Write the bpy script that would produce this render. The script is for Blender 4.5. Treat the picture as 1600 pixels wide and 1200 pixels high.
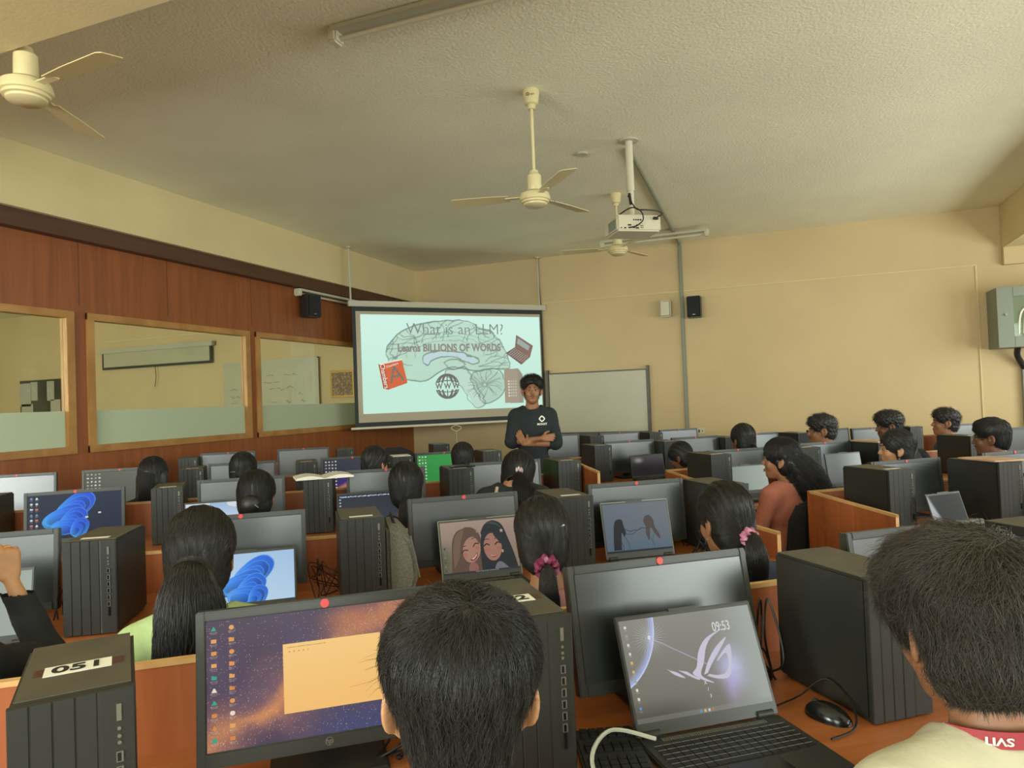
import bpy, bmesh, math, random
import numpy as np
from mathutils import Vector, Matrix, Euler
random.seed(7); RNG = np.random.default_rng(7)
PI = math.pi
SC = bpy.context.scene; COL = SC.collection
for o in list(bpy.data.objects): bpy.data.objects.remove(o)

# ------------------------------------------------------------------ camera, world, exposure
CAM_H = 1.53
HT = 3.78            # ceiling height
XL = -5.70           # left wall (upper beam face)
YF = 10.60           # far wall
XR = 4.40            # right wall
YB = -3.00           # back wall
up = np.array([-.0377, 1, -.02364]); up /= np.linalg.norm(up)
wy = np.array([419, -10, -1100.]); wy -= up*(wy@up); wy /= np.linalg.norm(wy)
wx = np.cross(wy, up)
cam = bpy.data.objects.new('camera', bpy.data.cameras.new('camera')); COL.objects.link(cam)
M3 = Matrix([list(wx), list(wy), list(up)])
cam.matrix_world = Matrix.Translation((0, 0, CAM_H)) @ M3.to_4x4()
cam.data.sensor_width = 36; cam.data.lens = 36*1100/1600; cam.data.clip_start = .02; cam.data.clip_end = 100
SC.camera = cam
SC.view_settings.view_transform = 'Standard'; SC.view_settings.look = 'None'
SC.view_settings.gamma = 1; SC.view_settings.use_curve_mapping = False
SC.view_settings.exposure = -0.18
W = bpy.data.worlds.new('daylight'); SC.world = W; W.use_nodes = True
W.node_tree.nodes['Background'].inputs[0].default_value = (.75, .85, .95, 1)
W.node_tree.nodes['Background'].inputs[1].default_value = 1.2

def area(name, loc, direction, sx, sy, power, col):
    l = bpy.data.lights.new(name, 'AREA'); l.shape = 'RECTANGLE'; l.size = sx; l.size_y = sy; l.energy = power; l.color = col
    o = bpy.data.objects.new(name, l); COL.objects.link(o); o.location = loc
    o.rotation_euler = Vector(direction).to_track_quat('-Z', 'Y').to_euler(); return o
# daylight entering through the windows of the right wall and the back wall
DAY = (.90, .98, .93)
for i, y in enumerate((0.2, 3.1, 6.0, 8.6)):
    area('window_daylight', (XR+.10, y, 1.95), (-1, 0, 0), 1.9, 1.5, (112, 98, 98, 90)[i], DAY)
for i, x in enumerate((-3.6, -.6, 2.4)):
    area('window_daylight', (x, YB-.10, 1.95), (0, 1, 0), 1.9, 1.5, (320, 120, 120)[i], DAY)
area('window_daylight', (-11.0, -1.05, 2.0), (0, 1, 0), 7, 2.2, 560, (.92, 1, .9))  # added area light without a seen source, brightens the neighbouring room

# ------------------------------------------------------------------ tags and placing
def tag(o, label=None, cat=None, group=None, kind=None):
    if label: o['label'] = label
    if cat: o['category'] = cat
    if group: o['group'] = group
    if kind: o['kind'] = kind
    return o
def empty(name, loc=(0, 0, 0), rz=0, label=None, cat=None, group=None):
    o = bpy.data.objects.new(name, None); COL.objects.link(o); o.location = loc; o.rotation_euler = (0, 0, rz)
    o.empty_display_size = .05
    return tag(o, label, cat, group)
RA = math.radians(37.7)            # the computer rows stand turned by this angle to the walls
CA, SA = math.cos(RA), math.sin(RA)
def rowp(a, b, z=0): return Vector((a*CA-b*SA, a*SA+b*CA, z))
def copy_tree(o, parent=None, skip=()):
    c = o.copy(); COL.objects.link(c); c.parent = parent
    for ch in list(o.children):
        if ch.name.split('.')[0] in skip: continue
        copy_tree(ch, c)
    return c

# ------------------------------------------------------------------ materials
def s2l(c): return tuple((x/12.92 if x <= .04045 else ((x+.055)/1.055)**2.4) for x in c)
def hexc(h): return s2l(tuple(int(h[i:i+2], 16)/255 for i in (0, 2, 4)))
def mat(name, h, rough=.6, metal=0, var=0, scale=20, bump=0, bscale=200, spec=.5, coat=0, stretch=None, detail=4):
    m = bpy.data.materials.new(name); m.use_nodes = True; nt = m.node_tree; b = nt.nodes['Principled BSDF']
    c = hexc(h)
    b.inputs['Base Color'].default_value = (*c, 1); b.inputs['Roughness'].default_value = rough
    b.inputs['Metallic'].default_value = metal; b.inputs['Specular IOR Level'].default_value = spec
    if coat: b.inputs['Coat Weight'].default_value = coat; b.inputs['Coat Roughness'].default_value = .15
    tc = nt.nodes.new('ShaderNodeTexCoord')
    mp = nt.nodes.new('ShaderNodeMapping'); nt.links.new(tc.outputs['Object'], mp.inputs[0])
    if stretch: mp.inputs['Scale'].default_value = stretch
    if var:
        n = nt.nodes.new('ShaderNodeTexNoise'); n.inputs['Scale'].default_value = scale; n.inputs['Detail'].default_value = detail
        nt.links.new(mp.outputs[0], n.inputs['Vector'])
        r = nt.nodes.new('ShaderNodeValToRGB'); r.color_ramp.elements[0].position = .3; r.color_ramp.elements[1].position = .7
        r.color_ramp.elements[0].color = (*[x*(1-var) for x in c], 1); r.color_ramp.elements[1].color = (*[min(1, x*(1+var)) for x in c], 1)
        nt.links.new(n.outputs[0], r.inputs[0]); nt.links.new(r.outputs[0], b.inputs['Base Color'])
    if bump:
        n2 = nt.nodes.new('ShaderNodeTexNoise'); n2.inputs['Scale'].default_value = bscale; n2.inputs['Detail'].default_value = 3
        nt.links.new(mp.outputs[0], n2.inputs['Vector'])
        bp = nt.nodes.new('ShaderNodeBump'); bp.inputs['Strength'].default_value = bump; bp.inputs['Distance'].default_value = .01
        nt.links.new(n2.outputs[0], bp.inputs['Height']); nt.links.new(bp.outputs[0], b.inputs['Normal'])
    return m
def emis(name, h, s=1.0):
    m = bpy.data.materials.new(name); m.use_nodes = True; b = m.node_tree.nodes['Principled BSDF']
    b.inputs['Base Color'].default_value = (.01, .01, .01, 1); b.inputs['Emission Color'].default_value = (*hexc(h), 1); b.inputs['Emission Strength'].default_value = s
    b.inputs['Roughness'].default_value = .35
    return m
def wood(name, h, dark, scale=(14, 14, 1.2), rough=.45, panels=0):
    m = mat(name, h, rough); nt = m.node_tree; b = nt.nodes['Principled BSDF']
    tc = nt.nodes.new('ShaderNodeTexCoord'); mp = nt.nodes.new('ShaderNodeMapping'); mp.inputs['Scale'].default_value = scale
    nt.links.new(tc.outputs['Object'], mp.inputs[0])
    n = nt.nodes.new('ShaderNodeTexNoise'); n.inputs['Scale'].default_value = 1.6; n.inputs['Detail'].default_value = 8; n.inputs['Distortion'].default_value = .6
    nt.links.new(mp.outputs[0], n.inputs['Vector'])
    r = nt.nodes.new('ShaderNodeValToRGB'); r.color_ramp.elements[0].position = .32; r.color_ramp.elements[1].position = .66
    r.color_ramp.elements[0].color = (*hexc(dark), 1); r.color_ramp.elements[1].color = (*hexc(h), 1)
    nt.links.new(n.outputs[0], r.inputs[0]); nt.links.new(r.outputs[0], b.inputs['Base Color'])
    return m
MT = {}
MT['wall'] = mat('cream_paint', 'd0b88a', .75, var=.04, scale=1.2, bump=.12, bscale=60)
MT['wall_l'] = mat('pale_cream_paint', 'd9c796', .8, var=.04, scale=1.5, bump=.12, bscale=60)
MT['ceil'] = mat('ceiling_plaster', 'f0ebce', .8, var=.05, scale=1.0, bump=.5, bscale=45)
MT['floor'] = mat('floor_tile', '8f8574', .35, var=.12, scale=3)
MT['panel'] = wood('wall_laminate', '96552b', '824822', (9, 9, .7), .4)
MT['soffit'] = wood('dark_laminate', '5a3a24', '4c2e1c', (9, .7, 9), .5)
MT['frame'] = wood('window_frame_wood', 'b98a4c', '9c6c34', (20, 2, 2), .5)
MT['desk'] = wood('desk_laminate', 'b06a3a', 'a05c31', (1.0, 18, 18), .35)
MT['dpanel'] = wood('desk_panel_laminate', 'b0653a', '9c572f', (12, 12, 1), .4)
MT['edge'] = wood('desk_edge_band', 'd9ae72', 'c89a5e', (6, 6, 6), .5)
MT['blk'] = mat('black_plastic', '2b2c28', .42, bump=.05, bscale=400)
MT['blk2'] = mat('black_metal_case', '2a2b26', .38, var=.08, scale=6)
MT['blktop'] = mat('dusty_case_top', '4f4a3c', .55, var=.18, scale=9)
MT['gloss'] = mat('glossy_black', '101112', .2)
MT['bezel'] = mat('monitor_bezel', '34352f', .38)
MT['bezel_l'] = mat('silver_bezel', '8f938c', .4, metal=.3)
MT['scr_off'] = mat('dark_screen', '1e2221', .32, spec=1.0)
MT['scr_off'].node_tree.nodes['Principled BSDF'].inputs['Coat Weight'].default_value = .25
MT['scr_off'].node_tree.nodes['Principled BSDF'].inputs['Coat Roughness'].default_value = .25
MT['port'] = mat('port_metal', '8c8c80', .35, metal=.7)
MT['white'] = mat('white_paper', 'e4e0d0', .7)
MT['tape'] = mat('brown_tape', '4a2a20', .5)
MT['ink'] = mat('black_ink', '1c1c1c', .6)
MT['red'] = mat('red_sticker', 'c23a34', .4, var=.1, scale=300)
MT['cream_pl'] = mat('cream_enamel', 'd9cb98', .35)
MT['white_pl'] = mat('white_enamel', 'cfc8ac', .4)
MT['white_mt'] = mat('white_metal', 'bdb8a2', .45)
MT['grey_mt'] = mat('grey_metal', '7f8574', .45)
MT['conduit'] = mat('grey_conduit', '8a8d78', .5)
MT['wb'] = mat('whiteboard_surface', 'b8b296', .35, var=.03, scale=3)
MT['alu'] = mat('dark_aluminium', '4b4a42', .4, metal=.4)
MT['cable'] = mat('black_cable', '171717', .45)
MT['wcable'] = mat('pale_cable', 'b9bbaa', .5)
MT['fabric_grey'] = mat('grey_weave', '6c6a5c', .9, var=.35, scale=150, bump=.5, bscale=300)
MT['fabric_blk'] = mat('black_fabric', '1f2020', .85, bump=.3, bscale=300)
MT['yellow'] = mat('yellow_packet', 'c9b414', .5)
MT['brownp'] = mat('brown_packet', '6a4426', .6)
MT['redbook'] = mat('orange_red_cover', 'b54a2c', .5)
MT['paper_d'] = mat('grey_paper', 'b4ae9a', .7, var=.1, scale=30)
MT['dark'] = mat('near_black_border', '222a26', .6)
MT['key'] = mat('black_key', '1a1a1b', .5)
MT['keyl'] = mat('key_edge', '8a8d86', .5)

def attr_screen():
    m = bpy.data.materials.new('lit_picture'); m.use_nodes = True; nt = m.node_tree; b = nt.nodes['Principled BSDF']
    a = nt.nodes.new('ShaderNodeAttribute'); a.attribute_name = 'Col'
    b.inputs['Base Color'].default_value = (.01, .01, .01, 1); b.inputs['Roughness'].default_value = .4; b.inputs['Specular IOR Level'].default_value = .12
    nt.links.new(a.outputs['Color'], b.inputs['Emission Color']); b.inputs['Emission Strength'].default_value = 1.03
    return m
MT['lit'] = attr_screen()
def attr_matte():
    m = bpy.data.materials.new('printed_picture'); m.use_nodes = True; nt = m.node_tree; b = nt.nodes['Principled BSDF']
    a = nt.nodes.new('ShaderNodeAttribute'); a.attribute_name = 'Col'; b.inputs['Roughness'].default_value = .6
    nt.links.new(a.outputs['Color'], b.inputs['Base Color']); return m
MT['print'] = attr_matte()

# ------------------------------------------------------------------ mesh builder
class MB:
    def __init__(s): s.v = []; s.f = []; s.m = []
    def add(s, vs, fs, mi=0):
        n = len(s.v); s.v += [tuple(v) for v in vs]; s.f += [tuple(i+n for i in f) for f in fs]; s.m += [mi]*len(fs); return s
    def box(s, x0, y0, z0, x1, y1, z1, mi=0, M=None):
        vs = [Vector((x, y, z)) for x in (x0, x1) for y in (y0, y1) for z in (z0, z1)]
        if M: vs = [M @ v for v in vs]
        return s.add(vs, [(0, 1, 3, 2), (4, 6, 7, 5), (0, 4, 5, 1), (2, 3, 7, 6), (0, 2, 6, 4), (1, 5, 7, 3)], mi)
    def cyl(s, c, r, h, n=20, axis='z', mi=0, r2=None, M=None):
        r2 = r if r2 is None else r2; vs = []
        for k, (rr, t) in enumerate(((r, 0), (r2, h))):
            for i in range(n):
                a = 2*PI*i/n; p = (rr*math.cos(a), rr*math.sin(a), t)
                if axis == 'y': p = (p[0], t, p[1])
                if axis == 'x': p = (t, p[0], p[1])
                vs.append(Vector(c)+Vector(p))
        if M: vs = [M @ v for v in vs]
        fs = [(i, (i+1) % n, n+(i+1) % n, n+i) for i in range(n)]+[tuple(range(n))[::-1], tuple(range(n, 2*n))]
        return s.add(vs, fs, mi)
    def lathe(s, prof, c=(0, 0, 0), n=28, mi=0):
        vs = []; fs = []; k = len(prof)
        for i in range(n):
            a = 2*PI*i/n
            for (r, z) in prof: vs.append((c[0]+r*math.cos(a), c[1]+r*math.sin(a), c[2]+z))
        for i in range(n):
            j = (i+1) % n
            for q in range(k-1): fs.append((i*k+q, j*k+q, j*k+q+1, i*k+q+1))
        fs.append(tuple(i*k for i in range(n))[::-1]); fs.append(tuple(i*k+k-1 for i in range(n)))
        return s.add(vs, fs, mi)
    def tube(s, pts, r, n=8, mi=0, r2=None):
        pts = [Vector(p) for p in pts]; k = len(pts); vs = []; fs = []; prev = None
        for i, p in enumerate(pts):
            t = (pts[min(i+1, k-1)]-pts[max(i-1, 0)]).normalized()
            a = prev if prev is not None else (Vector((0, 0, 1)) if abs(t.z) < .9 else Vector((1, 0, 0)))
            u = (a-t*a.dot(t)).normalized(); w = t.cross(u); prev = u
            rr = r if r2 is None else r+(r2-r)*i/(k-1)
            for j in range(n):
                q = 2*PI*j/n; vs.append(p+(u*math.cos(q)+w*math.sin(q))*rr)
        for i in range(k-1):
            for j in range(n): fs.append((i*n+j, i*n+(j+1) % n, (i+1)*n+(j+1) % n, (i+1)*n+j))
        fs.append(tuple(range(n))[::-1]); fs.append(tuple(range((k-1)*n, k*n)))
        return s.add(vs, fs, mi)
    def prism(s, poly, y0, y1, mi=0):   # polygon in x,z extruded along y
        n = len(poly); vs = [(x, y0, z) for x, z in poly]+[(x, y1, z) for x, z in poly]
        fs = [tuple(range(n))[::-1], tuple(range(n, 2*n))]+[(i, (i+1) % n, n+(i+1) % n, n+i) for i in range(n)]
        return s.add(vs, fs, mi)
    def build(s, name, mats, parent=None, bevel=0, smooth=False, seg=2, loc=None, rot=None):
        me = bpy.data.meshes.new(name); me.from_pydata(s.v, [], s.f)
        for m in (mats if isinstance(mats, (list, tuple)) else [mats]): me.materials.append(m)
        me.polygons.foreach_set('material_index', s.m)
        if smooth: me.polygons.foreach_set('use_smooth', [True]*len(s.f))
        bm = bmesh.new(); bm.from_mesh(me); bmesh.ops.recalc_face_normals(bm, faces=bm.faces)
        if bevel:
            es = [e for e in bm.edges if len(e.link_faces) == 2 and e.calc_face_angle(0) > .6]
            bmesh.ops.bevel(bm, geom=es, offset=bevel, segments=seg, affect='EDGES', clamp_overlap=True)
        bm.to_mesh(me); bm.free(); me.update()
        o = bpy.data.objects.new(name, me); COL.objects.link(o); o.parent = parent
        if smooth or bevel:
            me.polygons.foreach_set('use_smooth', [True]*len(me.polygons))
            try: me.set_sharp_from_angle(angle=math.radians(38))
            except Exception: pass
        if loc: o.location = loc
        if rot: o.rotation_euler = rot
        return o
def struct(name, mb, m, **k):
    o = mb.build(name, m, **k); o['kind'] = 'structure'; return o
def catmull(P, n=8):
    P = [Vector(p) for p in P]; out = []
    for i in range(len(P)-1):
        a, b, c, d = P[max(i-1, 0)], P[i], P[i+1], P[min(i+2, len(P)-1)]
        for j in range(n):
            t = j/n; out.append(.5*((2*b)+(c-a)*t+(2*a-5*b+4*c-d)*t*t+(3*b-a-3*c+d)*t**3))
    out.append(P[-1]); return out
def text_mesh(s, size, font_bold=0.0, extrude=.0004, align='CENTER', shear=0):
    cu = bpy.data.curves.new('lettering', 'FONT'); cu.body = s; cu.size = size; cu.offset = font_bold; cu.extrude = extrude
    cu.align_x = align; cu.align_y = 'CENTER'; cu.resolution_u = 3; cu.shear = shear
    o = bpy.data.objects.new('lettering', cu); COL.objects.link(o); dg = bpy.context.evaluated_depsgraph_get(); dg.update()
    me = bpy.data.meshes.new_from_object(o.evaluated_get(dg)); bpy.data.objects.remove(o); return me
def text(s, size, m, parent, M, bold=0.0, name='lettering', align='CENTER', sx=1.0):
    me = text_mesh(s, size, bold, align=align); me.transform(M @ Matrix.Diagonal((sx, 1, 1, 1))); me.materials.clear(); me.materials.append(m)
    o = bpy.data.objects.new(name, me); COL.objects.link(o); o.parent = parent; return o
# text lies in xy facing +z; put it on a front (-y facing) plane: x stays, y becomes z
FRONT = Matrix(((1, 0, 0, 0), (0, 0, -1, 0), (0, 1, 0, 0), (0, 0, 0, 1)))

# painted grid: colours from fn(U,V) with U,V in 0..1 (V up); vertical plane facing -y
def painted(name, w, h, nx, ny, fn, parent=None, y=0, m=None, z0=0):
    xs = np.linspace(-w/2, w/2, nx+1); zs = np.linspace(z0, z0+h, ny+1)
    X, Z = np.meshgrid(xs, zs); V = np.stack([X.ravel(), np.full(X.size, y), Z.ravel()], 1)
    i = np.arange(nx*ny); cx = i % nx; cy = i//nx; a = cy*(nx+1)+cx
    F = np.stack([a, a+1, a+nx+2, a+nx+1], 1)
    me = bpy.data.meshes.new(name)
    me.vertices.add(len(V)); me.vertices.foreach_set('co', V.astype(np.float32).ravel())
    me.loops.add(F.size); me.loops.foreach_set('vertex_index', F.astype(np.int32).ravel())
    me.polygons.add(len(F)); me.polygons.foreach_set('loop_start', np.arange(0, F.size, 4, dtype=np.int32))
    try: me.polygons.foreach_set('loop_total', np.full(len(F), 4, dtype=np.int32))
    except Exception: pass
    me.update(calc_edges=True)
    U = (X.ravel()-xs[0])/w; Vv = (Z.ravel()-z0)/h
    rgb = np.clip(fn(U, Vv), 0, 1)
    lin = np.where(rgb <= .04045, rgb/12.92, ((rgb+.055)/1.055)**2.4)
    ca = me.color_attributes.new('Col', 'FLOAT_COLOR', 'POINT')
    ca.data.foreach_set('color', np.concatenate([lin, np.ones((len(lin), 1))], 1).astype(np.float32).ravel())
    me.materials.append(m or MT['lit'])
    o = bpy.data.objects.new(name, me); COL.objects.link(o); o.parent = parent; return o
def rgbh(h): return np.array([int(h[i:i+2], 16)/255 for i in (0, 2, 4)])
def mixc(c0, c1, t):
    t = np.clip(np.broadcast_to(np.asarray(t, float), (len(c0),)), 0, 1)[:, None]; return c0*(1-t)+c1*t
def sm(a, b, x): t = np.clip((x-a)/(b-a), 0, 1); return t*t*(3-2*t)
def vnoise(x, y, seed=0):
    r = np.random.default_rng(seed); G = r.random((64, 64)); xi = np.floor(x).astype(int); yi = np.floor(y).astype(int)
    fx = x-xi; fy = y-yi; fx = fx*fx*(3-2*fx); fy = fy*fy*(3-2*fy); g = lambda i, j: G[i % 64, j % 64]
    return (g(xi, yi)*(1-fx)+g(xi+1, yi)*fx)*(1-fy)+(g(xi, yi+1)*(1-fx)+g(xi+1, yi+1)*fx)*fy
def fbm(x, y, seed=0, o=5):
    s = 0; a = .5
    for k in range(o): s = s+a*vnoise(x*2**k+k*7.3, y*2**k+k*3.1, seed+k); a *= .5
    return s
def segdist(U, V, pts):
    d = np.full(U.shape, 9.)
    for (x0, y0), (x1, y1) in zip(pts[:-1], pts[1:]):
        dx, dy = x1-x0, y1-y0; L = dx*dx+dy*dy+1e-12; t = np.clip(((U-x0)*dx+(V-y0)*dy)/L, 0, 1)
        d = np.minimum(d, np.hypot(U-x0-t*dx, V-y0-t*dy))
    return d
def cr2(P, n=8): return [(p.x, p.y) for p in catmull([(x, y, 0) for x, y in P], n)]
def inpoly(U, V, P):
    c = np.zeros(U.shape, bool); n = len(P); j = n-1
    for i in range(n):
        xi, yi = P[i]; xj, yj = P[j]
        c ^= ((yi > V) != (yj > V)) & (U < (xj-xi)*(V-yi)/(yj-yi+1e-12)+xi); j = i
    return c
# ================================================================== ROOM
XW = XL-.15   # face of the wooden partition
struct('floor', MB().box(-17, YB-.2, -.1, XR+.2, YF+.2, 0), MT['floor'])
struct('ceiling', MB().box(-17, YB-.2, HT, XR+.2, YF+.2, HT+.15), MT['ceil'])
struct('wall_far', MB().box(-17, YF, 0, XR+.2, YF+.2, HT), MT['wall'])
# right wall with four window openings, back wall with three
def holed(name, fixed, along0, along1, holes, axis, m, t=.2, z0=1.15, z1=2.75):
    mb = MB(); cur = along0
    def B(a0, a1, za, zb):
        if axis == 'y': mb.box(fixed, a0, za, fixed+t, a1, zb)
        else: mb.box(a0, fixed, za, a1, fixed+t, zb)
    for h0, h1 in holes:
        B(cur, h0, 0, HT); B(h0, h1, 0, z0); B(h0, h1, z1, HT); cur = h1
    B(cur, along1, 0, HT); struct(name, mb, m)
holed('wall_right', XR, YB, YF, [(y-1.0, y+1.0) for y in (0.2, 3.1, 6.0, 8.6)], 'y', MT['wall'])
holed('wall_back', YB-.2, XL-.2, XR+.2, [(x-1.0, x+1.0) for x in (-3.6, -.6, 2.4)], 'x', MT['wall'])
wn = 4
for y in (0.2, 3.1, 6.0, 8.6):
    mb = MB()
    for a in (-1, 0, 1): mb.box(XR+.02, y+a*.98-.03, 1.15, XR+.07, y+a*.98+.03, 2.75)
    for z in (1.15, 2.2, 2.69): mb.box(XR+.02, y-1, z, XR+.07, y+1, z+.06)
    struct('window_%d' % wn, mb, MT['white_mt']); wn += 1
for x in (-3.6, -.6, 2.4):
    mb = MB()
    for a in (-1, 0, 1): mb.box(x+a*.98-.03, YB-.07, 1.15, x+a*.98+.03, YB-.02, 2.75)
    for z in (1.15, 2.2, 2.69): mb.box(x-1, YB-.07, z, x+1, YB-.02, z+.06)
    struct('window_%d' % wn, mb, MT['white_mt']); wn += 1
# left side: cream beam above a wooden partition with glazed openings
struct('wall_left_upper', MB().box(XL-.35, YB, 3.25, XL, YF, HT), MT['wall_l'])
struct('trim_1', MB().box(XW-.12, YB, 3.10, XL-.045, YF, 3.25), MT['soffit'], bevel=.004)
ZT, ZB, ZFR = 2.45, 1.225, 1.585
holes = [(2.20, 4.44), (4.60, 6.66), (6.80, 9.15)]
mb = MB(); cur = YB
for h0, h1 in holes:
    mb.box(XW-.08, cur, 0, XW, h0, 3.25); mb.box(XW-.08, h0, 0, XW, h1, ZB); mb.box(XW-.08, h0, ZT, XW, h1, 3.25); cur = h1
mb.box(XW-.08, cur, 0, XW, YF, 3.25)
struct('wall_left', mb, MT['panel'])
mb = MB()
for y in (-1.3, 1.0, 2.35, 3.3, 4.52, 5.5, 6.73, 7.7, 9.3): mb.box(XW-.001, y, ZT+.08, XW+.0015, y+.006, 3.1)
struct('trim_2', mb, MT['soffit'])
def glass_mat():
    m = bpy.data.materials.new('window_glass'); m.use_nodes = True; nt = m.node_tree; b = nt.nodes['Principled BSDF']
    out = nt.nodes['Material Output']; tr = nt.nodes.new('ShaderNodeBsdfTransparent'); tr.inputs[0].default_value = (.93, .96, .92, 1)
    gl = nt.nodes.new('ShaderNodeBsdfGlossy'); gl.inputs['Roughness'].default_value = .04; gl.inputs[0].default_value = (.9, .95, .9, 1)
    fr = nt.nodes.new('ShaderNodeFresnel'); fr.inputs[0].default_value = 1.45; mx = nt.nodes.new('ShaderNodeMixShader')
    ge = nt.nodes.new('ShaderNodeNewGeometry'); mu = nt.nodes.new('ShaderNodeMath'); mu.operation = 'MULTIPLY_ADD'; mu.inputs[1].default_value = -1; mu.inputs[2].default_value = 1
    nt.links.new(ge.outputs['Backfacing'], mu.inputs[0]); m2 = nt.nodes.new('ShaderNodeMath'); m2.operation = 'MULTIPLY'; nt.links.new(mu.outputs[0], m2.inputs[0]); nt.links.new(fr.outputs[0], m2.inputs[1])
    nt.links.new(m2.outputs[0], mx.inputs[0]); nt.links.new(tr.outputs[0], mx.inputs[1]); nt.links.new(gl.outputs[0], mx.inputs[2])
    nt.links.new(mx.outputs[0], out.inputs[0]); return m
def frost_mat():
    m = bpy.data.materials.new('frosted_film'); m.use_nodes = True; nt = m.node_tree; out = nt.nodes['Material Output']
    d = nt.nodes.new('ShaderNodeBsdfDiffuse'); d.inputs[0].default_value = (*hexc('ccd4c0'), 1)
    t = nt.nodes.new('ShaderNodeBsdfTranslucent'); t.inputs[0].default_value = (*hexc('dfe6d4'), 1); mx = nt.nodes.new('ShaderNodeMixShader'); mx.inputs[0].default_value = .5
    nt.links.new(d.outputs[0], mx.inputs[1]); nt.links.new(t.outputs[0], mx.inputs[2]); nt.links.new(mx.outputs[0], out.inputs[0]); return m
MT['glass'] = glass_mat(); MT['frost'] = frost_mat()
for i, (h0, h1) in enumerate(holes):
    e = empty('window_%d' % (i+1), (XW, (h0+h1)/2, ZB)); e['kind'] = 'structure'
    L = (h1-h0)/2; Hh = ZT-ZB; w = .055
    f = MB().box(-.07, -L-.02, -.02, .022, -L+w, Hh+.02).box(-.07, L-w, -.02, .022, L+.02, Hh+.02).box(-.07, -L-.02, -.02, .024, L+.02, w*.8).box(-.07, -L-.02, Hh-w*.8, .024, L+.02, Hh+.02)
    f.build('window_frame', MT['frame'], e, bevel=.004)
    MB().box(-.036, -L+w, w*.8, -.030, L-w, Hh-w*.8).build('glass_pane', MT['glass'], e)
    MB().box(-.029, -L+w, w*.8, -.027, L-w, ZFR-ZB).build('frosted_film', MT['frost'], e)
# neighbouring room behind the glass
struct('wall_neighbour_left', MB().box(-17.2, YB, 0, -17, YF, HT), MT['wall_l'])
struct('wall_neighbour_back', MB().box(-17, -1.45, 0, XW-.08, -1.25, 1.0).box(-17, -1.45, 3.2, XW-.08, -1.25, HT).box(-17, -1.45, 1, -14.6, -1.25, 3.2).box(-7.4, -1.45, 1, XW-.08, -1.25, 3.2), MT['wall_l'])
# ceiling beams, lower lintel on the far wall
struct('trim_3', MB().box(XL, 1.72, 3.236, XR, 2.21, HT), MT['wall_l'], bevel=.006)
struct('trim_4', MB().box(2.71, 2.21, 3.236, 3.25, YF, HT), MT['wall_l'], bevel=.006)
struct('trim_5', MB().box(2.71, YF-.09, 3.016, XR, YF, 3.236), MT['wall'], bevel=.004)
struct('baseboard_far', MB().box(XL, YF-.015, 0, XR, YF, .1), MT['grey_mt'])
struct('baseboard_right', MB().box(XR-.015, YB, 0, XR, YF, .1), MT['grey_mt'])

def thing1(mb, m, name, label, cat, group=None, **k):
    return tag(mb.build(name, m, **k), label, cat, group)
# wiring channels
thing1(MB().box(-13, YF-.014, 3.04, 2.43, YF, 3.058), MT['wall_l'], 'wall_conduit', 'thin cream cable channel running level across the far wall', 'conduit')
thing1(MB().box(2.413, YF-.014, .3, 2.433, YF, 3.04), MT['wall_l'], 'wall_conduit', 'thin cream cable channel dropping down the far wall beside the grey cabinet', 'conduit')
t = MB().box(-1.32, YF-.035, 1.02, -1.27, YF, HT-.04, M=None)
cp = tag(t.build('cable_pipe', MT['conduit'], bevel=.01), 'grey pipe running from ceiling down the far wall past the two speakers', 'pipe')
MB().tube([(-1.18, 6.30, HT-.02), (-1.21, 7.6, HT-.02), (-1.295, YF-.03, HT-.02), (-1.295, YF-.02, HT-.08)], .022, 8).build('ceiling_run', MT['conduit'], cp, smooth=True)

# ---- whiteboard
e = empty('whiteboard', (-2.62, YF-.05, .985), 0, 'plain whiteboard with dark side posts right of the projection screen', 'whiteboard')
MB().box(-.76, -.012, .02, .76, .01, .93).build('board', MT['wb'], e)
MB().box(-.77, -.02, .93, .77, .012, .95).box(-.77, -.02, 0, .77, .012, .02).build('frame', MT['alu'], e, bevel=.003)
for s in (-1, 1): MB().box(s*.785-.018, -.03, -.95, s*.785+.018, .035, 1.0).build('post', MT['alu'], e, bevel=.004)
MB().box(-.5, -.06, -.02, .5, -.01, .0).build('pen_tray', MT['alu'], e)
# ---- projection screen hung diagonally across the corner
P = Vector((-5.65, 8.45, 0)); Q = Vector((-3.52, 10.6, 0)); d = (Q-P).normalized(); n = Vector((d.y, -d.x, 0))
ang = math.atan2(d.y, d.x); org = P+n*.08
e = empty('projection_screen', (org.x, org.y, 0), ang, 'large pull-down projection screen showing the brain slide, hung across the corner', 'projection screen')
MB().box(-.015, -.045, 2.935, 3.09, .04, 3.015).build('roller_housing', MT['white_mt'], e, bevel=.01)
MB().box(.04, .0, 1.235, 3.03, .006, 2.94).build('black_border', MT['dark'], e)
MB().box(.09, -.003, 1.298, 2.99, 0, 2.872).build('screen_cloth', mat('screen_cloth', 'b9ae97', .8), e)
MB().box(-.02, -.012, 1.205, 3.07, .012, 1.235).build('bottom_bar', MT['white_pl'], e, bevel=.004)
MB().tube(catmull([(1.53, 0, 1.2), (1.45, 0, 1.16), (1.53, 0, 1.11), (1.61, 0, 1.16), (1.53, 0, 1.2)], 6), .006, 6).tube([(1.53, 0, 1.11), (1.53, 0, .93)], .004, 6).build('pull_cord', MT['white_pl'], e, smooth=True)
SW, SH = 2.82, 1.408   # projected slide: x .155-2.975, z 1.42-2.828
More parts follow.
